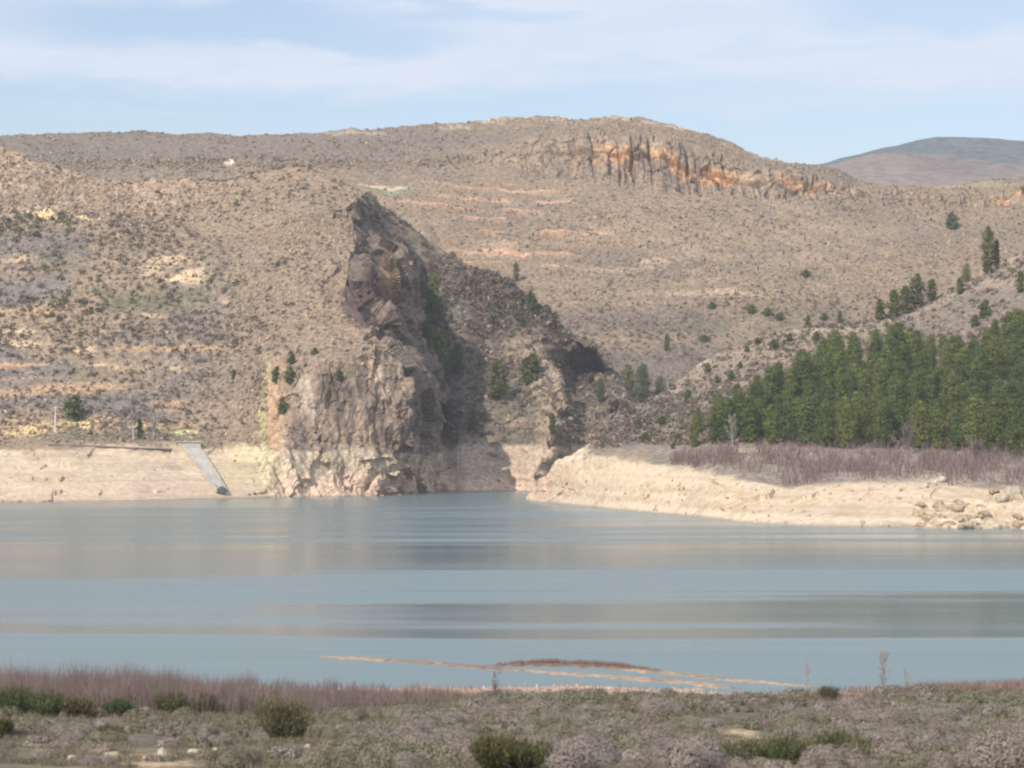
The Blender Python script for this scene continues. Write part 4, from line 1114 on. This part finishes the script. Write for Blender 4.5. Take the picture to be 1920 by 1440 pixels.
def sage_bush(name, w, h, seed, col, nt, leaf=.085, stiff=1.0):
    root = empty(name, (0, 0, 0))
    V, Fc, c = sage_mesh(w, h, seed, nt, col, leaf, stiff)
    mesh_np('twigs', V, Fc, M_SAGE, c, parent=root)
    b = Bag(); rng = np.random.default_rng(seed+1)
    for i in range(7):
        a = rng.uniform(0, 2*PI); q = np.array([math.cos(a)*w*.28, math.sin(a)*w*.28, h*.6])
        b.tube([np.array([0, 0, -.08]), q*.5+np.array([0, 0, .05]), q], [.022, .015, .006], 5, (.16, .13, .11))
    b.build('stem', M_SAGE, root)
    return root

SV = [(1.5, .66), (1.25, .55), (1.75, .75), (1.1, .45), (1.4, .62), (1.6, .56)]
sages = [sage_bush('sage_bush', w, h, 950+i*3, [(.27, .225, .188), (.23, .202, .145), (.288, .242, .21)][i % 3], 8000, .042) for i, (w, h) in enumerate(SV)]
s_used = [False]*6
rng = np.random.default_rng(51)
def sage_dens(px, D, y):
    n = vnoise(px/55, y/14.0, 0*px, 921)
    d = np.clip(.45+.8*n, .02, 1)*np.where(px > 620, 1, .14+.25*(px < 330)*(y < 1385))
    for (a, b, rx, ry) in ((250, 1424, 170, 18), (610, 1432, 90, 12), (1175, 1392, 60, 14), (1400, 1396, 125, 30), (1500, 1440, 180, 22), (940, 1440, 90, 16), (1855, 1362, 40, 10), (545, 1385, 90, 42), (350, 1345, 60, 14), (100, 1350, 130, 10), (700, 1360, 100, 12), (1250, 1350, 120, 6)):
        d = d*(1-.93*ell(px, y, a, b, rx, ry, .4))
    return d
cand = []
while len(cand) < 900:
    px = rng.uniform(-60, 1980); D = rng.uniform(103, 171)
    g = gpos(px, D); y = HY-(g[2]-CZ)/D*F
    if px < 900 and D > 150: continue
    if rng.uniform() < sage_dens(px, D, y):
        sc = rng.uniform(.6, 1.3)*cur(D, [(103, 1.15), (118, .95), (135, .72), (171, .66)])*(1 if px > 600 else .72)
        ok = all((g[0]-q[0][0])**2+(g[1]-q[0][1])**2 > (.60*(sc+q[1]))**2 for q in cand)
        if ok: cand.append((g, sc))
        elif rng.uniform() < .04: cand.append((g, sc*.5))
cand.sort(key=lambda q: -q[1]/q[0][1])
for i, (g, sc) in enumerate(cand[:290]):
    k = int(rng.integers(0, 6)); s3 = (sc*rng.uniform(.9, 1.15), sc*rng.uniform(.9, 1.15), sc*rng.uniform(.8, 1.15))
    if not s_used[k]: s_used[k] = True; o = sages[k]; place(o, g, rng.uniform(0, 6), s3)
    else: o = copy_tree(sages[k], g, rng.uniform(0, 6), s3)
    tag(o, 'mauve grey sage bush in the low scrub of the near bank', 'bush', 'sage bushes on the near bank')
vv, ff, cc, off = [], [], [], 0
for (g, sc) in cand[290:]:
    w, h = SV[int(rng.integers(0, 6))]
    V, Fc, c = sage_mesh(w*sc, h*sc, int(rng.integers(0, 1e6)), 1100, [(.258, .218, .19), (.215, .188, .145), (.19, .172, .115)][int(rng.integers(0, 3))], .07)
    V = V+g; vv.append(V.reshape(-1, 3)); ff.append(Fc+off); cc.append(c); off += len(V)
tag(mesh_np('sagebrush', np.concatenate(vv), np.concatenate(ff), M_SAGE, np.concatenate(cc)), kind='stuff')
# dry grass tufts between
n = 17000
px = rng.uniform(-60, 1980, n*2); D = rng.uniform(101, 174, n*2)
k = vnoise(px/70, D/4, 0*px, 931) > -.25; px, D = px[k][:n], D[k][:n]
g = gpos(px, D)
P = np.repeat(g, 7, 0)+np.concatenate([rng.normal(size=(len(g)*7, 2))*.14, np.zeros((len(g)*7, 1))], 1)
hh = rng.uniform(.10, .28, len(P)); d = np.stack([rng.normal(size=len(P))*.5, rng.normal(size=len(P))*.5, np.ones(len(P))], -1)
s = unit(np.stack([rng.normal(size=len(P)), rng.normal(size=len(P)), 0*hh], -1))*.016
V = np.stack([P-s, P+s, P+d*hh[:, None]], 1)
u = rng.uniform(size=(len(g), 1)); c = np.repeat(np.where(u < .5, np.array((.145, .13, .08)), np.array((.20, .165, .125)))*rng.uniform(.7, 1.25, (len(g), 1)), 21, 0)
tag(mesh_np('dry_grass', V, np.arange(3*len(P)).reshape(-1, 3), M_SAGE, c), kind='stuff')

# green broom bushes, each its own
def green_bush(x, y, wpx, hpx, seed, lab, col=(.145, .138, .072), nt=3400, name='green_bush'):
    g = ground_at(x, y); w, h = wpx*g[1]/F, hpx*g[1]/F
    root = empty(name, g); rng = np.random.default_rng(seed)
    # upright broom-like shoots fanning from the base
    n = nt
    a = rng.uniform(0, 2*PI, n); q = np.sqrt(rng.uniform(size=n)); ns = 9
    sa = rng.uniform(0, 2*PI, ns); sr = rng.uniform(.1, .30, ns)*w; si = rng.integers(0, ns, n)
    sh = rng.uniform(.72, 1.05, ns)
    base = np.stack([np.cos(sa[si])*sr[si]*.9+.12*w*np.cos(a), np.sin(sa[si])*sr[si]*.9+.12*w*np.sin(a), 0*q], -1)
    tipx = np.cos(sa[si])*sr[si]+np.cos(a)*q*w*.22; tipy = np.sin(sa[si])*sr[si]+np.sin(a)*q*w*.22
    tip = np.stack([tipx*1.15, tipy*1.15, h*sh[si]*np.sqrt(np.clip(1-.55*q*q, .1, 1))*rng.uniform(.8, 1.05, n)], -1)
    t = rng.uniform(.03, .92, (n, 1))
    C = base*(1-t)+tip*t; C[:, :2] *= (.75+.42*np.sin(np.clip(t, 0, 1)*PI*.62))
    d = unit(tip-base+.30*rng.normal(size=(n, 3))*h)
    ln = rng.uniform(.10, .24, (n, 1)); sd = unit(np.cross(d, rng.normal(size=(n, 3))))*.022
    V = np.stack([C-sd, C+sd, C+d*ln], 1)
    c = np.array(col)*rng.uniform(.6, 1.4, (n, 1))*(.85+.3*rng.uniform(size=(ns, 1))[si])
    mesh_np('foliage', V, np.arange(3*n).reshape(-1, 3), M_LEAF, np.repeat(c, 3, 0), parent=root)
    b = Bag()
    for i in range(ns):
        q = np.array([math.cos(sa[i])*sr[i], math.sin(sa[i])*sr[i], h*.55])
        b.tube([np.array([0, 0, -.1]), q*.45, q], [.03, .02, .008], 5, (.12, .10, .07))
    b.build('stem', M_SAGE, root)
    return tag(root, lab, 'bush')
green_bush(540, 1388, 122, 98, 971, 'large rounded green broom bush standing alone on the near bank', nt=5200)
green_bush(326, 1338, 66, 46, 972, 'dark green bush in front of the red willow shoots')
green_bush(378, 1338, 60, 44, 973, 'yellowish green bush touching the right side of another before the willows', col=(.135, .14, .05))
green_bush(28, 1342, 80, 66, 974, 'green bush at the left edge of the near bank', col=(.095, .12, .05))
green_bush(88, 1342, 80, 50, 975, 'second green bush from the left edge, before the willow shoots', col=(.10, .115, .05))
green_bush(150, 1344, 66, 40, 976, 'olive brown bush in the row before the willow shoots', col=(.135, .12, .065))
green_bush(222, 1342, 64, 32, 977, 'low dark green bush at the right end of the left-hand row', col=(.09, .115, .05))
green_bush(925, 1444, 110, 78, 978, 'olive green bush at the bottom edge, near the middle', col=(.125, .12, .05), nt=5000)
green_bush(985, 1444, 80, 56, 979, 'dark olive bush at the bottom edge, leaning on a larger one', col=(.115, .115, .05), nt=4200)
green_bush(1395, 1446, 96, 66, 980, 'grey green bush at the bottom edge below the bare sand', col=(.12, .125, .06), nt=4200)
green_bush(1470, 1444, 104, 78, 981, 'pale green bush at the bottom edge, left of the broad olive one', col=(.12, .135, .06), nt=4600)
green_bush(1565, 1440, 150, 84, 982, 'broad olive green bush at the bottom edge towards the right', col=(.125, .125, .055), nt=6000)
green_bush(205, 1386, 44, 26, 983, 'small olive bush among grey sage at left', col=(.13, .125, .065), nt=1500)
green_bush(8, 1382, 36, 40, 984, 'small green bush at the left edge above dark sage', col=(.10, .11, .05), nt=1500)
green_bush(1555, 1312, 44, 30, 985, 'dark green shrub on the near shore left of the saplings', col=(.12, .115, .07), nt=1500)

# pale stones lying on the near bank
def boulder(name, P, size, seed, lab, col=(.58, .46, .30), cat='rock', group=None, sub=2, flat=.6):
    rng = np.random.default_rng(seed)
    V, Fc = ICO.copy(), ICF.copy()
    for _ in range(sub):
        mid = {}; nfc = []; VV = list(V)
        def m(a, b):
            k = (min(a, b), max(a, b))
            if k not in mid: mid[k] = len(VV); VV.append(unit((VV[a]+VV[b])/2))
            return mid[k]
        for a, b, c in Fc:
            ab, bc, ca = m(a, b), m(b, c), m(c, a); nfc += [[a, ab, ca], [b, bc, ab], [c, ca, bc], [ab, bc, ca]]
        V, Fc = np.array(VV), np.array(nfc)
    # split planes give flat worn facets
    for _ in range(9):
        nrm = unit(rng.normal(size=3)); lim = rng.uniform(.55, .85); dd = V@nrm; V = V-np.maximum(dd-lim, 0)[:, None]*nrm
    V = V*(1+.10*fbm(V[:, 0]*2+seed, V[:, 1]*2, V[:, 2]*2, 3, seed))[:, None]
    V = V*np.array([size[0], size[1], size[2]])*.5
    a = rng.uniform(0, 6); V[:, :2] = V[:, :2]@np.array([[math.cos(a), -math.sin(a)], [math.sin(a), math.cos(a)]])
    c = np.array(col)*(1+.15*fbm(V[:, 0]*1.5, V[:, 1]*1.5, V[:, 2]*3, 3, seed+2))[:, None]
    o = mesh_np(name, V, Fc, M_ROCK, c); o.location = P+np.array([0, 0, size[2]*.22])
    return tag(o, lab, cat, group)
for i, (x, y, w, h, lab) in enumerate([(140, 1426, 46, 18, 'pale sandy stone at far left of the near-bank row'), (207, 1421, 50, 22, 'pale sandy stone, second in the near-bank row'), (276, 1424, 24, 12, 'small low pale stone in the near-bank row'),
        (306, 1420, 40, 24, 'pointed pale stone in the middle of the near-bank row'), (366, 1414, 42, 18, 'pale stone at the right end of the near-bank row'), (402, 1407, 16, 8, 'tiny pale stone right of the near-bank row'),
        (510, 1412, 40, 9, 'flat whitish stone below the large broom bush'), (578, 1403, 20, 12, 'small white stone right of the large broom bush'), (766, 1388, 14, 7, 'tiny pale stone among grey sage'),
        (905, 1306, 24, 12, 'pale stone beside the dark bare sapling'), (1378, 1406, 12, 10, 'small white stone on the bare sand'), (1357, 1414, 12, 9, 'small white stone left below another on bare sand')]):
    g = ground_at(x, y); m = g[1]/F
    boulder('stone', g-np.array([0, 0, h*m*.22]), (w*m, w*m*.7, h*m*1.35), 1000+i, lab, (.46, .37, .26), 'stone')

# jumble of boulders on the right-hand beach
rng = np.random.default_rng(61)
k = 0
for i in range(46):
    x = rng.uniform(1722, 1925); y = rng.uniform(942, 986) if x < 1840 else rng.uniform(922, 986)
    P = locate(R_, x, y); m = P[1]/F
    w = rng.uniform(12, 30)*m
    boulder('boulder', P-np.array([0, 0, w*.14]), (w*1.3, w, w*.7), 1100+i, 'pale tan boulder in the jumble at the right end of the far beach', np.array((.36, .285, .20))*rng.uniform(.7, 1.15), 'boulder', 'boulders on the right beach', sub=2)
for i, (x, y, w, lab) in enumerate([(1905, 930, 34, 'large grey boulder at the right edge of the far beach'), (1875, 941, 26, 'grey boulder left of the large grey one'), (1750, 910, 22, 'grey boulder at the foot of the willow thicket'), (1732, 914, 18, 'small grey boulder below the thicket'), (1768, 902, 20, 'pale grey boulder half inside the willow thicket'), (1895, 922, 22, 'grey boulder above the large grey one')]):
    P = locate(R_, x, y); m = P[1]/F
    boulder('boulder', P, (w*m*1.2, w*m, w*m*.8), 1180+i, lab, (.42, .36, .28), 'boulder')
for i, (x, y, w, lab) in enumerate([(467, 928, 7, 'left dark rock of the small pair at the left waterline'), (477, 927, 8, 'right dark rock of the small pair at the left waterline')]):
    P = locate(L_, x, y); m = P[1]/F
    boulder('rock', P, (w*m, w*m, w*m), 1190+i, lab, (.13, .12, .12), 'rock')

# ------------------------------------------------------------------ concrete ramp, wall, track and pole on the left shore
A, B = locate(L_, 356, 842), locate(L_, 415, 926)
ramp = empty('concrete_ramp', A)
tag(ramp, 'pale concrete ramp running down the beach to the water', 'ramp')
ax = B-A; ln = np.linalg.norm(ax); ax /= ln
sdv = np.cross(ax, [0, 0, 1.0]); sdv /= np.linalg.norm(sdv); up = np.cross(sdv, ax)
if up[2] < 0: up = -up
def strip(w0, w1, o0, o1, z0, z1, t0=0.0, t1=1.0, lift=0.0):
    b = Bag(); ts = np.linspace(t0, t1, 9)
    for q, r in zip(ts[:-1], ts[1:]):
        P = []
        for zz in (z0, z1):
            for t, e in ((q, -1), (q, 1), (r, 1), (r, -1)):
                wid = w0*(1-t)+w1*t; off = o0*(1-t)+o1*t
                P.append(ax*ln*t+sdv*(off+e*wid/2)+up*(zz+lift+.4*math.sin(PI*min(1, t*1.0))**.6))
        b.hexa(P, (.42, .39, .345)*RNG.uniform(.85, 1.1) if False else np.array((.42, .39, .345))*RNG.uniform(.86, 1.08))
    return b
strip(3.6, 1.9, 0, 0, -2.4, .35).build('slab', M_CONC, ramp)
strip(.35, .35, 1.75, .95, .352, .75, .02, 1).build('kerb', M_CONC, ramp)
strip(.35, .35, -1.75, -1.12, .352, .75, .02, 1).build('kerb', M_CONC, ramp)
b = Bag(); hd = unit(np.array([ax[0], ax[1], 0])); hs_ = np.cross(hd, [0, 0, 1.0])
b.box(-hd*1.2+np.array([0, 0, .2]), (4.6, 2.4, 2.6), np.stack([hs_, hd, [0, 0, 1]]), (.50, .47, .42))
b.build('head_block', M_CONC, ramp)
b = Bag()
b.box(-hd*1.2+np.array([0, 0, 1.62]), (5.2, 2.9, .22), np.stack([hs_, hd, [0, 0, 1]]), (.48, .45, .42))
b.build('capping_slab', M_CONC, ramp)
b = Bag()
for e in np.linspace(-2.4, 2.4, 6): b.box(-hd*.05+hs_*e+np.array([0, 0, 2.15]), (.07, .07, .84), None, (.2, .2, .2))
b.box(-hd*.05+np.array([0, 0, 2.6]), (5.0, .07, .07), np.stack([hs_, hd, [0, 0, 1]]), (.2, .2, .2))
b.build('railing', M_CONC, ramp)
# carriage at the foot
car = empty('pump_carriage', B)
tag(car, 'small dark blocky carriage at the waterline foot of the concrete ramp', 'carriage')
b = Bag(); b.box((0, 0, .75), (1.7, 1.4, .9), None, (.085, .09, .10)); b.box((.1, 0, 1.38), (1.1, 1.0, .35), None, (.11, .115, .125)); b.build('housing', M_CONC, car)
b = Bag()
for sx_ in (-.6, .6):
    for sy_ in (-.62, .62):
        th = np.linspace(0, 2*PI, 13)[:-1]; ring = np.stack([.24*np.cos(th)+sx_, 0*th+sy_-.06, .24*np.sin(th)+.26], -1); r2 = ring+np.array([0, .12, 0])
        b.add(np.concatenate([ring, r2]), np.array([[i, (i+1) % 12, 12+(i+1) % 12, 12+i] for i in range(12)]), (.05, .05, .05))
        b.add(np.concatenate([ring, r2]), np.array([[0, 1, 2, 3], [0, 3, 4, 5], [0, 5, 6, 7], [0, 7, 8, 9], [0, 9, 10, 11], [12, 15, 14, 13], [12, 17, 16, 15], [12, 19, 18, 17], [12, 21, 20, 19], [12, 23, 22, 21]]), (.05, .05, .05))
b.build('wheels', M_CONC, car)
b = Bag(); b.tube([(-.7, 0, 1.2), (-1.0, 0, 1.9), (-1.5, .1, 2.0)], .07, 6, (.12, .12, .13)); b.build('pipe', M_CONC, car)

# low dark retaining wall with a pale coping under the track
pts = np.array([locate(L_, x, cur(x, [(88, 832), (200, 836), (330, 843)])) for x in np.arange(92, 332, 8)])
pts[:, 2] = gauss(pts[:, 2], 3, 0); pts[:, 1] = gauss(pts[:, 1], 3, 0)-.8
w = empty('retaining_wall', pts[0]); tag(w, 'low dark stone retaining wall under the track on the left shore', 'wall')
def run(h0, h1, thick, shift, col):
    b = Bag(); q = pts-pts[0]
    for i in range(len(q)-1):
        P = []
        for z in (h0, h1):
            P += [q[i]+(0, -thick/2+shift, z), q[i+1]+(0, -thick/2+shift, z), q[i+1]+(0, thick/2+shift, z), q[i]+(0, thick/2+shift, z)]
        b.hexa(P, np.array(col)*RNG.uniform(.8, 1.15))
    return b
run(-2.2, -.1, .7, 0, (.19, .15, .12)).build('stonework', M_ROCK, w)
run(-.098, .06, 1.1, .15, (.38, .32, .26)).build('coping', M_CONC, w)

P = locate(L_, 103, 809)
pole = empty('utility_pole', P); tag(pole, 'thin pale upright pole beside the round juniper on the left shore', 'pole')
hp = px_h(P, 47)
b = Bag(); b.tube([(0, 0, -.5), (0, 0, hp*.5), (.03, 0, hp)], [.19, .15, .11], 8, (.60, .57, .54)); b.build('shaft', M_CONC, pole)
b = Bag(); b.box((.03, 0, hp-.32), (.9, .1, .12), None, (.42, .38, .35)); b.build('crossarm', M_BARK, pole)
b = Bag()
for e in (-.36, .42): b.tube([(e, 0, hp-.26), (e, 0, hp-.18), (e, 0, hp-.06)], [.05, .07, .04], 6, (.3, .3, .3))
b.build('insulators', M_CONC, pole)

# a thin steel staff at the cove's cliff foot
P = locate(G_, 858, 888)
gz = empty('marker_post', P); tag(gz, 'thin pale upright marker post on the cove beach below the gorge', 'post')
b = Bag(); b.box((0, 0, 2.6), (.34, .12, 5.6), None, (.52, .48, .40)); b.build('board', M_CONC, gz)
b = Bag(); b.box((0, .16, 2.5), (.16, .16, 5.2), None, (.24, .22, .2)); b.build('brace', M_CONC, gz)

# ------------------------------------------------------------------ sky, sun, air, camera
SUN_EL, SUN_DIR = math.radians(36), np.array([-.55, -.835])        # towards the sun: from the left, a little behind the camera
w = bpy.data.worlds.new('World'); SC.world = w; w.use_nodes = True
nt = w.node_tree; nt.nodes.clear()
out = N(nt, 'ShaderNodeOutputWorld')
sky = N(nt, 'ShaderNodeTexSky', sky_type='NISHITA'); sky.sun_disc = False
sky.sun_elevation = SUN_EL; sky.sun_rotation = math.atan2(SUN_DIR[0], SUN_DIR[1])
sky.altitude = 900; sky.air_density = 1.0; sky.dust_density = .6; sky.ozone_density = 1.5
tc = N(nt, 'ShaderNodeTexCoord').outputs['Generated']
sp = N(nt, 'ShaderNodeSeparateXYZ'); nt.links.new(tc, sp.inputs[0])
dx, dz = sp.outputs['X'], sp.outputs['Z']
n1 = noise_n(nt, tc, 1.0, 5, .55, (16, 16, 70))
n2 = noise_n(nt, tc, 1.0, 4, .6, (45, 45, 160))
wob = math_n(nt, 'ADD', math_n(nt, 'MULTIPLY', math_n(nt, 'SUBTRACT', n1, .5), .020), math_n(nt, 'MULTIPLY', math_n(nt, 'SUBTRACT', n2, .5), .010))
zz = math_n(nt, 'ADD', dz, wob)
def el_gap(x, y, rx, ry, soft=.55):
    cx, cz = (x-CX)/F, (HY-y)/F
    a = math_n(nt, 'DIVIDE', math_n(nt, 'SUBTRACT', dx, cx), rx/F); b = math_n(nt, 'DIVIDE', math_n(nt, 'SUBTRACT', zz, cz), ry/F)
    d = math_n(nt, 'SQRT', math_n(nt, 'ADD', math_n(nt, 'MULTIPLY', a, a), math_n(nt, 'MULTIPLY', b, b)))
    return smooth_n(nt, d, 1-soft, 1+soft, 1, 0)
cloud = smooth_n(nt, zz, .0965, .1065)                      # a thin sheet of cloud above a clear strip over the hills
cloud = math_n(nt, 'MULTIPLY', cloud, smooth_n(nt, n1, .25, .6, .72, 1.0))
for (x, y, rx, ry, k) in ((400, 45, 400, 52, 1.0), (660, 80, 190, 24, .8), (860, 20, 120, 18, .6), (1010, 38, 80, 16, .5), (1750, 30, 230, 40, .75), (1150, 132, 150, 14, .4), (330, 165, 260, 10, .35), (1500, 95, 200, 10, .25)):
    cloud = math_n(nt, 'MULTIPLY', cloud, math_n(nt, 'SUBTRACT', 1.0, math_n(nt, 'MULTIPLY', el_gap(x, y, rx, ry), k)))
for (x, y, rx, ry, k) in ((1650, 190, 420, 26, .45), (250, 215, 200, 10, .18)):
    cloud = math_n(nt, 'MAXIMUM', cloud, math_n(nt, 'MULTIPLY', el_gap(x, y, rx, ry), k))
cloud = math_n(nt, 'ADD', math_n(nt, 'MULTIPLY', cloud, .87), .08)
bg1 = N(nt, 'ShaderNodeBackground'); bg1.inputs['Strength'].default_value = .098
tint = N(nt, 'ShaderNodeVectorMath', operation='MULTIPLY'); tint.inputs[1].default_value = (1.0, .95, 1.0); nt.links.new(sky.outputs[0], tint.inputs[0]); nt.links.new(tint.outputs[0], bg1.inputs['Color'])
bg2 = N(nt, 'ShaderNodeBackground'); bg2.inputs['Color'].default_value = (.78, .86, 1, 1); bg2.inputs['Strength'].default_value = .80
mx = N(nt, 'ShaderNodeMixShader'); nt.links.new(cloud, mx.inputs[0]); nt.links.new(bg1.outputs[0], mx.inputs[1]); nt.links.new(bg2.outputs[0], mx.inputs[2])
nt.links.new(mx.outputs[0], out.inputs['Surface'])

ld = bpy.data.lights.new('sun', 'SUN'); ld.energy = 4.0; ld.angle = math.radians(.53); ld.color = (1, .93, .82)
lo = bpy.data.objects.new('sun', ld); COL.objects.link(lo)
from mathutils import Vector
sv = Vector((SUN_DIR[0]*math.cos(SUN_EL), SUN_DIR[1]*math.cos(SUN_EL), math.sin(SUN_EL)))
lo.rotation_euler = sv.to_track_quat('Z', 'Y').to_euler(); lo.location = (-200, -200, 300)

HAZE = 1.15e-4
if HAZE:
    b = Bag(); b.box((0, 1850, 90), (3000, 4300, 216))
    m, ntm = new_mat('air'); o_ = N(ntm, 'ShaderNodeOutputMaterial'); pv = N(ntm, 'ShaderNodeVolumePrincipled')
    pv.inputs['Color'].default_value = (.84, .87, .97, 1); pv.inputs['Density'].default_value = HAZE
    pv.inputs['Anisotropy'].default_value = .1
    ntm.links.new(pv.outputs[0], o_.inputs['Volume'])
    hz = b.build('haze', m); tag(hz, kind='stuff')

cd = bpy.data.cameras.new('camera'); cam = bpy.data.objects.new('camera', cd); COL.objects.link(cam)
cd.sensor_width = 36; cd.sensor_fit = 'HORIZONTAL'; cd.lens = 36*F/1920; cd.clip_start = 1; cd.clip_end = 20000
cd.dof.use_dof = True; cd.dof.focus_distance = 760; cd.dof.aperture_fstop = 1.8
cd.shift_y = (HY-720)/1920
cam.location = (0, 0, CZ); cam.rotation_euler = (PI/2, 0, 0)
SC.camera = cam
SC.view_settings.view_transform = 'Standard'; SC.view_settings.look = 'None'; SC.view_settings.exposure = .3; SC.view_settings.gamma = 1
SC.cycles.pixel_filter_type = 'BLACKMAN_HARRIS'; SC.cycles.filter_width = 2.2
SC.cycles.max_bounces = 6; SC.cycles.diffuse_bounces = 2; SC.cycles.glossy_bounces = 2; SC.cycles.volume_bounces = 0; SC.cycles.transmission_bounces = 2
